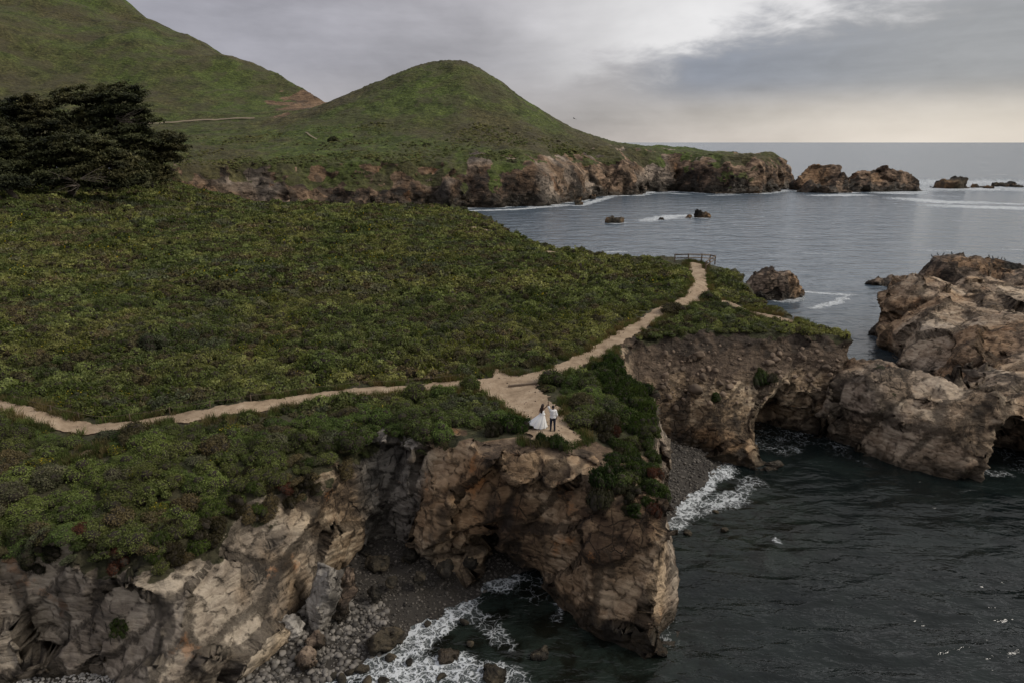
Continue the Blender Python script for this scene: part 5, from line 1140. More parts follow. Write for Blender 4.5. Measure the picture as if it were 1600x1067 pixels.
def field(name, x0, x1, y0, y1, sp, meshes, wts, smin, smax, label, extra=None, seed=1):
    r = np.random.default_rng(seed); x, y = jitter_grid(x0, x1, y0, y1, sp, r); z = Hn(x, y); vis, u, v = in_view(x, y, z, 50, 50)
    m_ = vis; x, y, z = x[m_], y[m_], z[m_]
    dr = poly_sd(x, y, RIM); pm = path_mask(x, y); ok = (dr > 0.2) & (pm < -0.55)
    if extra is not None: ok &= extra(x, y)
    ok &= (np.hypot((x - 28.5) / 5.0, (y - 107.5) / 8.5) > 1)
    for hx, hy, hr in HP: ok &= np.hypot(x - hx, y - hy) > hr * 0.8
    x, y, z, pm, dr = x[ok], y[ok], z[ok], pm[ok], dr[ok]; n = len(x); q = np.stack([x, y, 0 * x], 1)
    s = r.uniform(smin, smax, n) * (1 + 0.45 * fbm(q * 0.16, 2, 66)) * np.where(pm > -1.2, 0.62, 1.0) * (0.75 + 0.25 * sstep(dr, 0.5, 4))
    vi = r.choice(len(meshes), n, p=wts); pp = fbm(q * 0.09 + 7, 3, 67)
    dryp = (pp > 0.24) & (r.uniform(size=n) < 0.30); vi = np.where(dryp, 6, vi); sg = (fbm(q * 0.05 + 33, 2, 69) > 0.22) & (r.uniform(size=n) < 0.2); vi = np.where(sg, 8, vi)
    yl = (fbm(q * 0.12 + 90, 2, 68) > 0.20) & (r.uniform(size=n) < 0.45); vi = np.where(yl, 7, vi)
    scatter(name, np.stack([x, y, z - 0.08], 1), np.stack([r.uniform(-.08, .08, n), r.uniform(-.08, .08, n), r.uniform(0, 6.28, n)], 1), np.stack([s * 1.1, s, s * r.uniform(0.65, 1.45, n)], 1), vi, meshes, label)
notfront = lambda x, y: ~((x < 11) & (y < np.interp(x, [-46, -30, -20, -8, 0, 11], [44, 42.5, 42, 46, 44, 60]))) & ~((x > 9) & (y < 62.5) & (x < 11))
field('field_scrub', -64, 36, 41, 80, 0.80, FIELD, FW, 0.62, 1.12, 'low green scrub with yellow flowers covering the near half of the field', notfront, 81)
field('back_scrub', -112, 38, 80, 128, 1.02, FARF, FW, 0.70, 1.20, 'low green scrub covering the far half of the field', None, 82)
field('rear_scrub', -170, 12, 128, 245, 1.45, FARF, FW, 0.85, 1.5, 'low scrub at the far edge of the field', None, 83)
# dry grass along the path edges
GR = [grass_mesh('grass_tuft_%d' % j, M['grass'] if j < 2 else M['green'], 900 + j) for j in range(4)]
x, y = jitter_grid(-50, 36, 38, 112, 0.34, rng); pm = path_mask(x, y); ok = (pm < 0.06) & (pm > -0.85) & (rng.uniform(size=len(x)) < 0.8); ok &= fbm(np.stack([x, y, 0 * x], 1) * 0.3, 2, 9) > -0.12
x, y = x[ok], y[ok]; z = Hn(x, y); vis, _, _ = in_view(x, y, z); ok = vis & (poly_sd(x, y, RIM) > 0.1); x, y, z = x[ok], y[ok], z[ok]; n = len(x); s = rng.uniform(0.6, 1.4, n)
scatter('path_grass', np.stack([x, y, z], 1), np.stack([0 * x, 0 * x, rng.uniform(0, 6.28, n)], 1), np.stack([s, s, s], 1), rng.integers(0, 4, n), GR, 'dry grass along the edges of the footpath')
# loose stones trodden into the path
x, y = jitter_grid(-45, 34, 38, 110, 0.42, rng); pm = path_mask(x, y); ok = (pm > -0.1) & (rng.uniform(size=len(x)) < np.where((np.hypot(x - 2.5, y - 44) < 5), 0.7, 0.25)); x, y = x[ok], y[ok]; n = len(x); s = 0.02 + 0.07 * rng.power(0.4, n)
scatter('path_stones', np.stack([x, y, Hn(x, y) + 0.04], 1), np.stack([0 * x, 0 * x, rng.uniform(0, 6.28, n)], 1), np.repeat(s[:, None], 3, 1), rng.integers(0, 6, n), SCR, 'small loose stones on the sandy path')
# scrub on the far slopes
r_ = np.random.default_rng(91); vis, u, v = in_view(FV[:, 0], FV[:, 1], FV[:, 2], 40, 40)
view = FV - np.array([0, 0, CAMZ], np.float32); facing = (view * FN).sum(1) < 0.02 * np.linalg.norm(view, axis=1)
ok = np.nonzero(vis & (FVEG > 0.6) & facing & (r_.uniform(size=len(FV)) < np.where(FV[:, 1] < 470, 0.72, 0.98) * np.clip(0.5 + 2.2 * fbm(FV * 0.03, 2, 191), 0.0, 1)) & (FD > 12) & (FV[:, 1] < 400))[0]; n = len(ok); print('hill tufts', n)
p_ = FV[ok] + r_.normal(0, 0.5, (n, 3)) * np.array([1, 1, 0]); s = r_.uniform(0.32, 0.75, n) * np.where(p_[:, 1] > 470, 1.35, 1.0) * (1 + 0.5 * fbm(p_ * 0.05, 2, 99))
scatter('hill_scrub', p_ - np.array([0, 0, 0.25]), np.stack([0 * s, 0 * s, r_.uniform(0, 6.28, n)], 1), np.stack([s, s, s * r_.uniform(0.5, 0.9, n)], 1), r_.integers(0, 5, n), TUFT, 'low scrub covering the far hill and slopes')
# ------------------------------------------------------------------ cypress trees
def tube(path, radii, sides=7):
    V, F = [], []; path = [Vector(p) for p in path]
    for i, p in enumerate(path):
        t = (path[min(i + 1, len(path) - 1)] - path[max(i - 1, 0)]).normalized(); a = t.orthogonal().normalized(); b = t.cross(a)
        for k in range(sides):
            an = 2 * math.pi * k / sides; V.append((p + (a * math.cos(an) + b * math.sin(an)) * radii[i])[:])
    for i in range(len(path) - 1):
        for k in range(sides): F.append((i * sides + k, i * sides + (k + 1) % sides, (i + 1) * sides + (k + 1) % sides, (i + 1) * sides + k))
    return np.array(V), np.array(F)
def join(parts):
    V, F, b = [], [], 0
    for v, f in parts: V.append(v); F.append(f + b); b += len(v)
    return np.concatenate(V), np.concatenate(F)
def cypress(base, lobes, seed, label, tufts=190, ts=0.36, dead=None, nplate=48):
    """lobes: crown masses (centre, radii) relative to the base; foliage grows in flat wind-combed plates on them"""
    rg = np.random.default_rng(seed); root = obj('cypress_tree', None, loc=base, label=label, cat='tree', group='cypress trees beside the field')
    wood = []; pl = []
    cen = np.mean([l[0] for l in lobes], 0)
    k0 = Vector((cen[0] * 0.15, cen[1] * 0.15, cen[2] * 0.35))
    wood.append(tube([(0, 0, -0.8), (0.15, 0.1, 0.8), k0, Vector(cen) * 0.75], [0.95, 0.75, 0.6, 0.32], 9))
    for (c, r) in lobes:
        c = np.array(c); r = np.array(r); e = Vector(c)
        wood.append(tube([k0, k0.lerp(e, 0.5) + Vector((0, 0, 0.6)), e + Vector((0, 0, r[2] * 0.3))], [0.45, 0.3, 0.12], 6))
        vol = r[0] * r[1] * r[2]; n = int(nplate * (vol ** (2 / 3)) / 20) + 8
        for _ in range(n):
            d = rg.normal(size=3); d[2] = abs(d[2]) * 0.9 - 0.35; d /= np.linalg.norm(d); q = c + d * r * rg.uniform(0.55, 1.0)
            pl.append((q, d, r)); 
            if rg.uniform() < 0.35: wood.append(tube([e, Vector(c).lerp(Vector(q), 0.6) - Vector((0, 0, 0.4)), Vector(q)], [0.14, 0.09, 0.03], 5))
    wv, wf = join(wood); obj('trunk', mesh_np('cypress_trunk', wv, wf), M['bark'], root)
    C, Nn, S, T = [], [], [], []
    for q, d, r in pl:
        L = rg.uniform(1.0, 2.3); an = rg.uniform(0, 2 * np.pi); tl = rg.normal(size=2) * 0.16 + np.array([0.10, 0.0]); m = int(tufts * L * L / 3.2)
        a = rg.normal(size=(m, 2)) * np.array([L * 0.52, L * 0.36]); ca, sa = np.cos(an), np.sin(an)
        x_ = a[:, 0] * ca - a[:, 1] * sa; y_ = a[:, 0] * sa + a[:, 1] * ca
        z_ = -0.10 * (x_ ** 2 + y_ ** 2) / L + tl[0] * x_ + tl[1] * y_ + rg.normal(0, 0.22, m)
        C.append(q + np.stack([x_, y_, z_], 1)); nn = rg.normal(size=(m, 3)) * 0.75 + np.array([0, 0, 1]) + d * 0.5; Nn.append(nn / np.linalg.norm(nn, axis=1, keepdims=True))
        S.append(ts * rg.uniform(0.5, 1.25, m)); T.append(np.clip(0.12 + 0.62 * rg.uniform() * np.ones(m) + rg.normal(0, 0.12, m) + z_ * 0.45, 0, 1))  # tone rises with height in each plate: light on the tiers put into colour
    C, Nn, S, T = np.concatenate(C), np.concatenate(Nn), np.concatenate(S), np.concatenate(T)
    v, f = leaf_quads(C, Nn, S, rg, 0.42); me = mesh_np('cypress_crown', v, f, False); attr(me, 'tone', np.repeat(T, 4)); attr(me, 'bloom', np.zeros(len(v)))
    obj('crown', me, M['cypress'], root)
    if dead:
        tw = []
        for (a, b) in dead:
            A, B = Vector(a), Vector(b)
            for k in range(9):
                e = B + Vector(rg.normal(size=3) * 0.9); mid = A.lerp(e, 0.55) + Vector(rg.normal(size=3) * 0.35); tw.append(tube([A, mid, e], [0.09, 0.05, 0.015], 4))
        v, f = join(tw); obj('dead_branches', mesh_np('dead_branches', v, f), M['dead_wood'], root)
    return root
def tz(u, v, Y): x, z = PY(u, v, Y); return x, z
def lobe(bx, by, bz, u, v, Y, wpx, hpx, depth):
    """crown mass seen at pixel (u, v), wpx wide and hpx high, at distance Y"""
    x, z = PY(u, v, Y); t = Y / ray(u, v)[1]; return ((x - bx, Y - by, z - bz), (wpx * t / FPX / 2, depth, hpx * t / FPX / 2))
def tree(u0, Y0, specs, seed, label, dead=None, **kw):
    x0, _ = PY(u0, 300, Y0); z0 = float(Hn(np.array([x0]), np.array([Y0]))[0])
    L = [lobe(x0, Y0, z0, u, v, Y, w, h, dp) for u, v, Y, w, h, dp in specs]
    dd = None
    if dead: dd = [((PY(a, b, Y)[0] - x0, Y - Y0, PY(a, b, Y)[1] - z0), (PY(c, d, Y)[0] - x0, Y - Y0 - 0.6, PY(c, d, Y)[1] - z0)) for a, b, c, d, Y in dead]
    return cypress((x0, Y0, z0), L, seed, label, dead=dd, **kw)
tree(165, 172, [(185, 150, 172, 80, 46, 4.5), (130, 155, 174, 95, 44, 4.5), (190, 172, 171, 70, 40, 4), (160, 195, 172, 110, 60, 5), (228, 187, 171, 28, 12, 2.0), (110, 230, 173, 90, 90, 4), (200, 215, 170, 80, 60, 4), (190, 250, 168, 90, 60, 4)], 1001, 'tallest cypress with a flat wind-cut top and bare grey twigs at its right', [(185, 190, 225, 180, 169), (180, 185, 212, 188, 169)])
tree(45, 168, [(45, 175, 168, 100, 54, 5), (70, 200, 167, 110, 60, 5), (15, 205, 167, 80, 70, 5), (50, 250, 168, 100, 80, 5)], 1002, 'broad dark cypress at the upper left behind the others')
tree(110, 151, [(110, 235, 151, 130, 54, 5), (60, 250, 150, 90, 50, 4.5), (160, 255, 152, 110, 60, 4.5), (95, 270, 149, 140, 40, 4), (185, 278, 152, 70, 36, 4), (130, 222, 152, 80, 30, 4), (60, 282, 148, 110, 30, 3.5), (140, 285, 149, 120, 28, 3), (205, 286, 152, 60, 26, 3)], 1003, 'wide spreading cypress in front with drooping tiers down to the scrub', [(120, 285, 85, 275, 146), (125, 280, 165, 275, 146), (125, 290, 110, 298, 146)])
tree(235, 186, [(240, 222, 186, 92, 34, 4), (215, 235, 185, 70, 50, 4), (266, 216, 187, 44, 24, 3), (255, 232, 186, 60, 26, 3), (225, 262, 184, 70, 50, 4), (240, 275, 184, 60, 36, 4), (255, 245, 186, 50, 40, 3)], 1004, 'low cypress leaning right at the right end of the grove')
tree(-25, 148, [(-15, 225, 148, 90, 60, 5), (-5, 255, 147, 80, 60, 4.5), (-40, 200, 150, 90, 60, 5), (-10, 275, 146, 90, 40, 4)], 1005, 'cypress cut by the left edge of the picture')
tree(18, 138, [(18, 286, 138, 56, 26, 3), (-8, 280, 139, 40, 30, 3)], 1006, 'small bushy cypress in front at the left edge', ts=0.28)
def lone_bush(u, v, Y, w, h, seed, label):
    xx, zz = PY(u, v, Y); g = float(Hfar(np.array([xx]), np.array([Y]))[0]); me = shrub_mesh('round_tree', M['cypress'], seed, 2.0, 2.2, 14, 0.9, 1200, 0.3)
    o = obj('round_tree', me, None, loc=(xx, Y, g - 0.2), label=label, cat='tree'); o.scale = (w, w, h)
hx, hy, hz = hit_far(520, 224); lone_bush(520, 224, hy, 1.35, 1.5, 1011, 'single round dark tree on the slope left of the cone hill')
hx, hy, hz = hit_far(668, 229); lone_bush(668, 229, hy, 1.0, 0.9, 1012, 'small dark bush at the foot of the cone hill')

# ------------------------------------------------------------------ road and little trail on the far slope
def far_strip(name, pix, wid, label):
    pts = [Vector(hit_far(u, v)) for u, v in pix]; fine = []
    for a, b in zip(pts[:-1], pts[1:]):
        for k in range(8): fine.append(a.lerp(b, k / 8))
    V, F = [], []
    for i, p in enumerate(fine):
        t = (fine[min(i + 1, len(fine) - 1)] - fine[max(i - 1, 0)]); t.z = 0; t.normalize(); s_ = Vector((-t.y, t.x, 0))
        for sg in (-1, 1):
            w = p + s_ * sg * wid / 2; z_ = float(Hfar(np.array([p.x]), np.array([p.y]))[0]) + 1.0; V.append((w.x, w.y, z_ + (0.5 * (w.y - p.y) if sg else 0)))
    for i in range(len(fine) - 1): F.append((2 * i, 2 * i + 1, 2 * i + 3, 2 * i + 2))
    obj(name, mesh_np(name, np.array(V), np.array(F)), M['road'], kind='structure', label=label)
far_strip('road', [(228, 197), (262, 194), (300, 191.5), (345, 189.5), (385, 187.5), (400, 187)], 1.7, 'thin pale road cutting across the far slope')
far_strip('trail', [(478, 210), (484, 215), (492, 219), (496, 221)], 0.8, 'short pale trail on the far slope')

# ------------------------------------------------------------------ viewpoint fence, path timber, cable fence
def box_between(a, b, w, h):
    a, b = Vector(a), Vector(b); t = (b - a).normalized(); up = Vector((0, 0, 1)) if abs(t.z) < 0.9 else Vector((0, 1, 0)); s_ = t.cross(up).normalized(); u_ = s_.cross(t)
    bm = bmesh.new(); vs_ = []
    for p in (a, b):
        for i, j in ((-1, -1), (1, -1), (1, 1), (-1, 1)): vs_.append(bm.verts.new(p + s_ * i * w / 2 + u_ * j * h / 2))
    for f in ((0, 1, 2, 3), (7, 6, 5, 4), (0, 4, 5, 1), (1, 5, 6, 2), (2, 6, 7, 3), (3, 7, 4, 0)): bm.faces.new([vs_[k] for k in f])
    bmesh.ops.bevel(bm, geom=bm.edges[:], offset=min(w, h) * 0.12, segments=1, affect='EDGES'); bmesh.ops.recalc_face_normals(bm, faces=bm.faces[:])
    me = bpy.data.meshes.new('timber'); bm.to_mesh(me); bm.free(); return me
FP = px_line([(1054, 409.5), (1075, 409), (1096, 408.5), (1109, 409.5), (1117, 411), (1108.5, 416), (1102.5, 421)])
fz = [float(Hn(np.array([a]), np.array([b]))[0]) for a, b in FP]
fr = obj('wooden_fence', None, loc=(FP[0][0], FP[0][1], fz[0]), label='weathered wooden rail fence around the viewpoint', cat='fence')
def loc(p, z): return (p[0] - FP[0][0], p[1] - FP[0][1], z - fz[0])
for i, (p, z_) in enumerate(zip(FP, fz)):
    obj('post', box_between(loc(p, z_ - 0.3), loc(p, z_ + 1.25), 0.17, 0.17), M['wood'], fr)
    if i < len(FP) - 1:
        q_, zq = FP[i + 1], fz[i + 1]
        for hh, ww in ((1.12, 0.18), (0.57, 0.15)):
            a, b = Vector(loc(p, z_ + hh)), Vector(loc(q_, zq + hh)); d_ = (b - a).normalized() * 0.09
            obj('rail', box_between(a + d_, b - d_, 0.07, ww), M['wood'], fr)
a, b = px_line([(794, 605), (839, 600.5)]); z1 = float(Hn(np.array([a[0]]), np.array([a[1]]))[0]); z2 = float(Hn(np.array([b[0]]), np.array([b[1]]))[0])
obj('timber_step', box_between((a[0], a[1], z1 + 0.10), (b[0], b[1], z2 + 0.10), 0.16, 0.2), M['wood'], label='long timber step laid across the sandy clearing behind the couple', cat='step')
cf = None; pts = PATHS[0][0]
edge = []
for i in range(2, len(pts) - 1):
    a, b = Vector(pts[i]), Vector(pts[i + 1]); t = (b - a).normalized(); nn = Vector((-t.y, t.x)); n_ = max(1, int((b - a).length / 2.6))
    for k in range(n_): p = a.lerp(b, k / n_) + nn * 1.0; edge.append((p.x, p.y, float(Hn(np.array([p.x]), np.array([p.y]))[0])))
cf = obj('cable_fence', None, loc=edge[0], label='low cable fence on thin posts along the inland side of the path', cat='fence'); e0 = Vector(edge[0])
PM_ = box_between((0, 0, -0.15), (0, 0, 0.5), 0.06, 0.06); PM_.materials.append(M['wood'])
cb = []
for i, e in enumerate(edge):
    o = bpy.data.objects.new('post', PM_); COL.objects.link(o); o.parent = cf; o.location = Vector(e) - e0
    if i: 
        A, B = Vector(edge[i - 1]) - e0, Vector(e) - e0; cb.append(tube([A + Vector((0, 0, .46)), A.lerp(B, .5) + Vector((0, 0, .40)), B + Vector((0, 0, .46))], [0.012] * 3, 4))
v, f = join(cb); obj('cable', mesh_np('cable', v, f), M['wood'], cf)

# ------------------------------------------------------------------ people
def sm(a, b, k):
    h = np.clip(0.5 + 0.5 * (b - a) / k, 0, 1); return b * (1 - h) + a * h - k * h * (1 - h)
def body_sdf(segs, lo, hi, h):
    dims = [int((b - a) / h) + 1 for a, b in zip(lo, hi)]; ax = [np.arange(d, dtype=np.float32) * h + a for d, a in zip(dims, lo)]
    f = np.full(dims, 0.2, np.float32)
    for a, b, ra, rb, k, sx in segs:
        a, b = np.array(a, np.float32), np.array(b, np.float32); m = max(ra, rb) * max(1, sx) + 0.07; i0 = [max(0, int((min(a[i], b[i]) - m - lo[i]) / h)) for i in range(3)]; i1 = [min(dims[i], int((max(a[i], b[i]) + m - lo[i]) / h) + 2) for i in range(3)]
        sl_ = tuple(slice(p, q) for p, q in zip(i0, i1)); X, Y, Z = ax[0][sl_[0]][:, None, None], ax[1][sl_[1]][None, :, None], ax[2][sl_[2]][None, None, :]
        e = b - a; L = float((e * e).sum()) + 1e-9; t = np.clip(((X - a[0]) * e[0] + (Y - a[1]) * e[1] + (Z - a[2]) * e[2]) / L, 0, 1)
        dx, dy, dz = (X - a[0] - t * e[0]) / sx, Y - a[1] - t * e[1], Z - a[2] - t * e[2]
        f[sl_] = sm(f[sl_], np.sqrt(dx * dx + dy * dy + dz * dz) - (ra + (rb - ra) * t), k)
    return f, ax
def hand(w, d, side, curl=0.35):
    """palm and five fingers growing from the wrist w in direction d"""
    w = Vector(w); d = Vector(d).normalized(); s_ = Vector((side, 0, 0)); s_ = (s_ - d * s_.dot(d)).normalized(); n_ = d.cross(s_); S = []
    pm_ = w + d * 0.075; S.append((w[:], pm_[:], 0.024, 0.026, 0.01, 1.0)); S.append(((pm_ - s_ * 0.022)[:], (pm_ + s_ * 0.022)[:], 0.018, 0.018, 0.008, 1.0))
    for k, ln in zip((-0.030, -0.010, 0.010, 0.029), (0.062, 0.075, 0.080, 0.070)):
        a = pm_ + s_ * k + d * 0.012; b = a + d * ln * 0.55 + s_ * k * 0.25; c = b + (d + n_ * curl).normalized() * ln * 0.5
        S.append((a[:], b[:], 0.0095, 0.009, 0.003, 1.0)); S.append((b[:], c[:], 0.009, 0.0075, 0.003, 1.0))
    a = w + d * 0.03 + s_ * 0.028; b = a + (d * 0.7 + s_).normalized() * 0.045; c = b + (d + s_ * 0.3).normalized() * 0.03
    S += [(a[:], b[:], 0.012, 0.0105, 0.006, 1.0), (b[:], c[:], 0.0105, 0.009, 0.003, 1.0)]
    return S
def leg_segs(s, hip, knee, ank, toe, k=1.0):
    return [(hip, knee, 0.088 * k, 0.058 * k, 0.03, 1.0), (knee, ank, 0.056 * k, 0.038 * k, 0.02, 1.0), ((ank[0], ank[1] - 0.05, ank[2] - 0.04), toe, 0.036 * k, 0.03 * k, 0.02, 1.0)]
def mesh_from(f, ax, h): 
    v, fc = surface_nets(f, (ax[0][0], ax[1][0], ax[2][0]), h); return v, fc
def head_segs(c, face):
    c = Vector(c); fd = Vector(face).normalized(); sd_ = Vector((fd.y, -fd.x, 0)).normalized(); up = Vector((0, 0, 1)); S = [((c + up * 0.03 - fd * 0.012)[:], (c + up * 0.035 + fd * 0.012)[:], 0.088, 0.084, 0.03, 0.94), ((c + up * 0.0 + fd * 0.02)[:], (c - up * 0.075 + fd * 0.045)[:], 0.07, 0.042, 0.03, 0.95)]
    S.append(((c + fd * 0.10 - up * 0.0)[:], (c + fd * 0.118 - up * 0.025)[:], 0.010, 0.013, 0.012, 1.0))                       # nose
    S.append(((c + fd * 0.085 - up * 0.062 - sd_ * 0.018)[:], (c + fd * 0.085 - up * 0.062 + sd_ * 0.018)[:], 0.009, 0.009, 0.008, 1.0))     # mouth
    for g in (-1, 1): S.append(((c + sd_ * g * 0.082 + up * 0.015)[:], (c + sd_ * g * 0.085 - up * 0.025)[:], 0.016, 0.012, 0.008, 0.6))       # ears
    return S, fd, sd_
def cloth(name, segs, lo, hi, h, grow, cut, mat, parent, rip=0.006):
    f, ax = body_sdf(segs, lo, hi, h); X, Y, Z = ax[0][:, None, None], ax[1][None, :, None], ax[2][None, None, :]
    f = f - grow - rip * np.sin(X * 38 + Z * 24) * np.sin(Z * 31 + Y * 17); f = cut(f, X, Y, Z); v, fc = mesh_from(f.astype(np.float32), ax, h); return obj(name, mesh_np(name, v, fc), mat, parent)
M['skin_dark'] = plain('deep_brown_skin', (0.085, 0.045, 0.028), 0.5, 0.1, 20, 0.05, 0.002); M['skin_tan'] = plain('tan_skin', (0.33, 0.19, 0.13), 0.5, 0.1, 20, 0.05, 0.002)
M['hair'] = plain('dark_brown_hair', (0.022, 0.011, 0.008), 0.45, 0.4, 40, 0.5, 0.01); M['hair_black'] = plain('black_hair', (0.008, 0.007, 0.006), 0.7, 0.3, 60, 0.5, 0.004)
M['white_cloth'] = plain('white_dress_cloth', (0.80, 0.80, 0.78), 0.8, 0.04, 6, 0.15, 0.01); M['shirt'] = plain('white_shirt_cloth', (0.74, 0.73, 0.71), 0.8, 0.05, 9, 0.2, 0.01)
M['navy'] = plain('navy_trousers', (0.012, 0.017, 0.032), 0.8, 0.3, 12, 0.2, 0.006); M['shoe'] = plain('brown_shoe', (0.030, 0.018, 0.011), 0.5, 0.2, 12, 0.1, 0.004); M['eye'] = plain('eye', (0.02, 0.015, 0.012), 0.2, 0.1, 12, 0, 0.001)
def eyes(root, c, fd, sd_):
    ev, ef = ico(2)
    for g in (-1, 1): q = Vector(c) + fd * 0.095 + sd_ * g * 0.032 + Vector((0, 0, 0.012)); obj('eye', mesh_np('eye', ev * 0.0115, ef), M['eye'], root, q)
mx, my = px_line([(863.5, 674)])[0]; mz = float(Hn(np.array([mx]), np.array([my]))[0]) + 0.05
man = obj('person', None, loc=(mx, my, mz), label='man in white shirt and dark trousers seen from behind, left arm raised', cat='person', group='couple on the clearing')
hs, fd, sd_ = head_segs((0.0, 0.02, 1.66), (-0.35, 1, 0))
torso = [((-0.07, 0, 0.98), (0.07, 0, 0.98), 0.115, 0.115, 0.05, 1.05), ((0, 0, 1.0), (0, 0.01, 1.22), 0.12, 0.125, 0.05, 1.18), ((0, 0.0, 1.22), (0, -0.005, 1.40), 0.125, 0.12, 0.05, 1.35), ((-0.13, 0, 1.44), (0.13, 0, 1.42), 0.075, 0.075, 0.05, 1.0), ((0, 0, 1.44), (0, 0.015, 1.58), 0.06, 0.054, 0.03, 1.0)]
arm_l = [((-0.16, 0, 1.45), (-0.285, 0.03, 1.66), 0.062, 0.046, 0.03, 1.0), ((-0.285, 0.03, 1.66), (-0.315, 0.06, 1.91), 0.046, 0.030, 0.02, 1.0)]
arm_r = [((0.165, 0, 1.43), (0.25, -0.03, 1.17), 0.060, 0.046, 0.03, 1.0), ((0.25, -0.03, 1.17), (0.235, 0.05, 0.93), 0.045, 0.029, 0.02, 1.0)]
legs = leg_segs(-1, (-0.095, 0, 0.93), (-0.125, 0.02, 0.50), (-0.135, -0.01, 0.09), (-0.155, 0.16, 0.035)) + leg_segs(1, (0.095, 0, 0.93), (0.115, 0.03, 0.50), (0.13, 0.0, 0.09), (0.16, 0.17, 0.035))
LO, HI = (-0.5, -0.25, -0.02), (0.42, 0.32, 2.16)
f, ax = body_sdf(torso + hs + arm_l + arm_r + legs + hand((-0.315, 0.06, 1.91), (0.0, 0.1, 1), 1) + hand((0.235, 0.05, 0.93), (0, 0.25, -1), -1), LO, HI, 0.0095); v, fc = mesh_from(f, ax, 0.0095)
obj('body', mesh_np('man_body', v, fc), M['skin_dark'], man); eyes(man, (0, 0.02, 1.66), fd, sd_)
cloth('shirt', torso[:4] + [arm_l[0], ((-0.285, 0.03, 1.66), (-0.29, 0.035, 1.70), 0.046, 0.045, 0.02, 1.0), arm_r[0], ((0.25, -0.03, 1.17), (0.248, -0.02, 1.10), 0.046, 0.044, 0.02, 1.0)], LO, HI, 0.0125, 0.022, lambda f, X, Y, Z: np.maximum(np.maximum(f, 0.93 - Z + 0.02 * np.sin(X * 20)), (Z - 1.525) * (np.abs(X) < 0.12) + (np.abs(X) >= 0.12) * -1.0), M['shirt'], man, 0.008)
cloth('trousers', torso[:1] + [((-0.03, 0, 0.98), (0.03, 0, 1.02), 0.115, 0.115, 0.05, 1.1)] + [s_ for s_ in legs if s_[2] > 0.05], LO, HI, 0.0125, 0.018, lambda f, X, Y, Z: np.maximum(np.maximum(f, Z - 1.04), 0.07 - Z), M['navy'], man)
for sg in (-1, 1):
    l3 = legs[2] if sg < 0 else legs[5]; cloth('shoe', [l3], LO, HI, 0.0125, 0.012, lambda f, X, Y, Z: np.maximum(f, -0.0 - Z), M['shoe'], man, 0.0)
cloth('hair', [((0, -0.005, 1.705), (0, 0.03, 1.715), 0.088, 0.080, 0.03, 0.96), ((0, -0.03, 1.67), (0, -0.03, 1.63), 0.07, 0.05, 0.03, 1.0)], LO, HI, 0.0125, 0.008, lambda f, X, Y, Z: np.maximum(f, Y - 0.085), M['hair_black'], man, 0.002)
# the bride
wx, wy = px_line([(847, 668.5)])[0]; wz = float(Hn(np.array([wx]), np.array([wy]))[0]) + 0.05
wom = obj('person', None, loc=(wx, wy, wz), label='woman with long dark hair in a white dress whose skirt swings out to the left', cat='person', group='couple on the clearing')
hx_ = mx + -0.335 - wx; hy_ = my + 0.085 - wy; hz_ = mz + 1.98 - wz                       # where his raised hand is, seen from her
hs, fd, sd_ = head_segs((0.03, 0.02, 1.55), (0.9, 0.5, 0)); k_ = 0.93
torso = [((-0.06, 0, 0.94), (0.06, 0, 0.94), 0.115, 0.115, 0.05, 1.08), ((0, 0, 0.98), (0, 0, 1.12), 0.105, 0.095, 0.05, 1.08), ((0, 0, 1.12), (0.01, 0.01, 1.28), 0.095, 0.105, 0.05, 1.2), ((-0.10, 0, 1.34), (0.12, 0, 1.34), 0.06, 0.06, 0.05, 1.0), ((0.01, 0, 1.34), (0.025, 0.01, 1.47), 0.05, 0.045, 0.03, 1.0)]
H_ = Vector((hx_, hy_, hz_)); S_ = Vector((0.13, 0, 1.35)); wr = H_ - (H_ - Vector((0.2, 0.05, 1.6))).normalized() * 0.09; el_ = S_.lerp(wr, 0.5) + Vector((0.06, -0.03, -0.03))
arm_r = [(S_[:], el_[:], 0.048, 0.036, 0.03, 1.0), (el_[:], wr[:], 0.036, 0.024, 0.02, 1.0)]
arm_l = [((-0.12, 0, 1.35), (-0.20, 0.04, 1.12), 0.047, 0.036, 0.03, 1.0), ((-0.20, 0.04, 1.12), (-0.19, 0.20, 0.98), 0.036, 0.024, 0.02, 1.0)]
legs = leg_segs(-1, (-0.085, 0, 0.88), (-0.10, 0.02, 0.47), (-0.11, -0.01, 0.08), (-0.10, 0.15, 0.03), 0.9) + leg_segs(1, (0.085, 0, 0.88), (0.09, 0.03, 0.47), (0.09, 0.0, 0.08), (0.12, 0.15, 0.03), 0.9)
LO, HI = (-0.42, -0.28, -0.02), (0.75, 0.38, 2.2)
f, ax = body_sdf(torso + hs + arm_l + arm_r + legs + hand(wr[:], (H_ - wr)[:], -1, 0.8) + hand((-0.19, 0.20, 0.98), (0.1, 0.6, -0.7), 1), LO, HI, 0.0095); v, fc = mesh_from(f, ax, 0.0095)
obj('body', mesh_np('woman_body', v, fc), M['skin_tan'], wom); eyes(wom, (0.03, 0.02, 1.55), fd, sd_)
dress = cloth('dress', torso[:4] + [((0.09, 0, 1.30), (0.11, 0, 1.38), 0.04, 0.03, 0.02, 1.0)], LO, HI, 0.0125, 0.014, lambda f, X, Y, Z: np.maximum(np.maximum(f, 0.92 - Z), Z - 1.345 + 0.12 * (Y < -0.03)), M['white_cloth'], wom, 0.003)
nt, nr = 72, 26; V, F = [], []
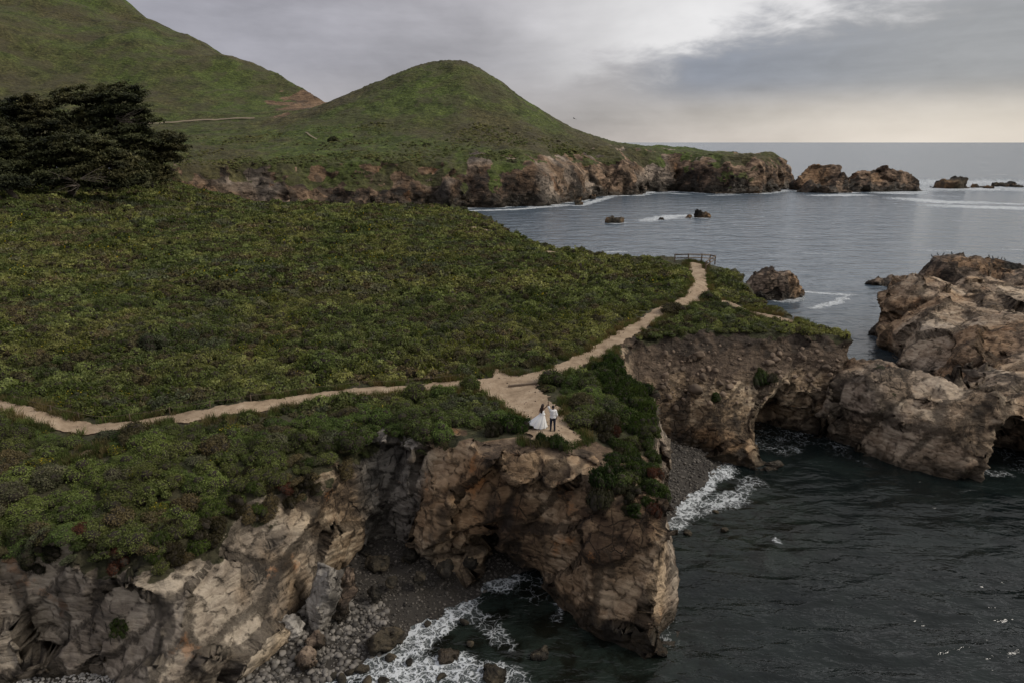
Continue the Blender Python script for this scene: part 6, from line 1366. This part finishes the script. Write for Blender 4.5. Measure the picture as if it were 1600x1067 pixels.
for i in range(nr):
    s_ = i / (nr - 1)
    for j in range(nt):
        a = 2 * math.pi * j / nt; left = max(0.0, -math.cos(a)); fold = 1 + (0.10 * math.sin(9 * a + 1.5 * s_) + 0.06 * math.sin(17 * a + 2)) * s_ ** 1.2
        rad = 0.135 + (0.30 + 0.24 * left ** 1.3) * s_ ** 1.15; x_ = -0.16 * s_ ** 1.5 + rad * fold * math.cos(a) * 1.08; y_ = rad * fold * math.sin(a) * 0.9
        hem = 0.03 + 0.30 * left ** 2.0; z_ = 1.0 + (hem - 1.0) * s_ + 0.05 * left * math.sin(math.pi * s_); V.append((x_, y_, z_))
for i in range(nr - 1):
    for j in range(nt): F.append((i * nt + j, i * nt + (j + 1) % nt, (i + 1) * nt + (j + 1) % nt, (i + 1) * nt + j))
sk = obj('skirt', mesh_np('skirt', np.array(V), np.array(F)[:, ::-1]), M['white_cloth'], wom); so_ = sk.modifiers.new('thickness', 'SOLIDIFY'); so_.thickness = 0.012
cloth('hair', [((0.02, -0.005, 1.59), (0.035, 0.02, 1.60), 0.092, 0.084, 0.03, 0.97), ((0.0, -0.055, 1.56), (-0.04, -0.10, 1.36), 0.075, 0.085, 0.04, 1.1), ((-0.04, -0.10, 1.36), (-0.075, -0.115, 1.12), 0.08, 0.05, 0.04, 1.2)], LO, HI, 0.0125, 0.008, lambda f, X, Y, Z: np.maximum(f, (X * 0.9 + Y * 0.5) - 0.10), M['hair'], wom, 0.006)

# ------------------------------------------------------------------ seabirds
bsegs = [((0, -0.10, 0.18), (0, 0.06, 0.28), 0.06, 0.075, 0.03, 1.0), ((0, 0.06, 0.30), (0, 0.10, 0.50), 0.05, 0.028, 0.03, 1.0), ((0, 0.10, 0.51), (0, 0.13, 0.525), 0.034, 0.028, 0.02, 1.0), ((0, 0.14, 0.525), (0, 0.21, 0.52), 0.013, 0.008, 0.01, 1.0), ((0, -0.12, 0.15), (0, -0.24, 0.05), 0.045, 0.02, 0.03, 1.4), ((-0.03, 0, 0.2), (-0.03, 0.02, 0.0), 0.014, 0.014, 0.01, 1.0), ((0.03, 0, 0.2), (0.03, 0.02, 0.0), 0.014, 0.014, 0.01, 1.0)]
f, ax = body_sdf(bsegs, (-0.15, -0.35, -0.04), (0.15, 0.28, 0.62), 0.018); v, fc = mesh_from(f, ax, 0.018); BIRD = mesh_np('seabird', v * 1.35, fc); BIRD.materials.append(plain('bird_feather', (0.02, 0.018, 0.016), 0.6, 0.3, 9, 0.2, 0.01))
dg = bpy.context.evaluated_depsgraph_get(); dg.update(); rg = np.random.default_rng(8)
tops = [(u, 'dark seabird perched on the near-black rock', 1) for u in (1504, 1511, 1522, 1528, 1533, 1546, 1552, 1560, 1566, 1571)] + [(u, 'dark seabird on the large ridged rock', 2) for u in (1457, 1466, 1475, 1488)]
for u, lab, kd in tops:
    for v_ in range(385, 440):
        a, b, c = ray(u, v_); ok_, p_, n_, i_, o_, m_ = scene.ray_cast(dg, Vector((0, 0, CAMZ)), Vector((a, b, c)).normalized())
        if ok_ and o_.name.startswith('bird_rock' if kd == 1 else 'shore_rock'):
            o = bpy.data.objects.new('seabird', BIRD); COL.objects.link(o); o.location = p_ + Vector((0, 0.25, -0.02)); o.rotation_euler = (0, 0, rg.uniform(0, 6.28)); s_ = rg.uniform(0.85, 1.1); o.scale = (s_, s_, s_); tag(o, lab, 'bird', 'seabirds on the rocks'); break
xg, zg = PY(897, 186, 190); V = [(-0.08, -.35, 0), (0.08, -.35, 0), (0.09, .1, .05), (-0.09, .1, .05), (0, .32, .02), (0, -.1, .11), (0, -.1, -.09), (-.5, .05, .16), (-1.0, -.18, .03), (-.45, -.12, .15), (.5, .05, .16), (1.0, -.18, .03), (.45, -.12, .15)]
F3 = [(0, 5, 1), (1, 5, 2), (2, 5, 4), (4, 5, 3), (3, 5, 0), (1, 6, 0), (2, 6, 1), (4, 6, 2), (3, 6, 4), (0, 6, 3), (3, 7, 9), (3, 9, 0), (7, 8, 9), (2, 12, 10), (2, 1, 12), (10, 12, 11)]
gb = obj('flying_gull', mesh_np('flying_gull', np.array(V), np.array(F3), False), M['stack'], loc=(xg, 190, zg), label='small bird flying in front of the cloudy sky right of the cone hill', cat='bird'); gb.rotation_euler = (0.1, 0.35, 0.9)
me = gb.data; gb.data.materials.clear(); gb.data.materials.append(BIRD.materials[0])
build_sea()
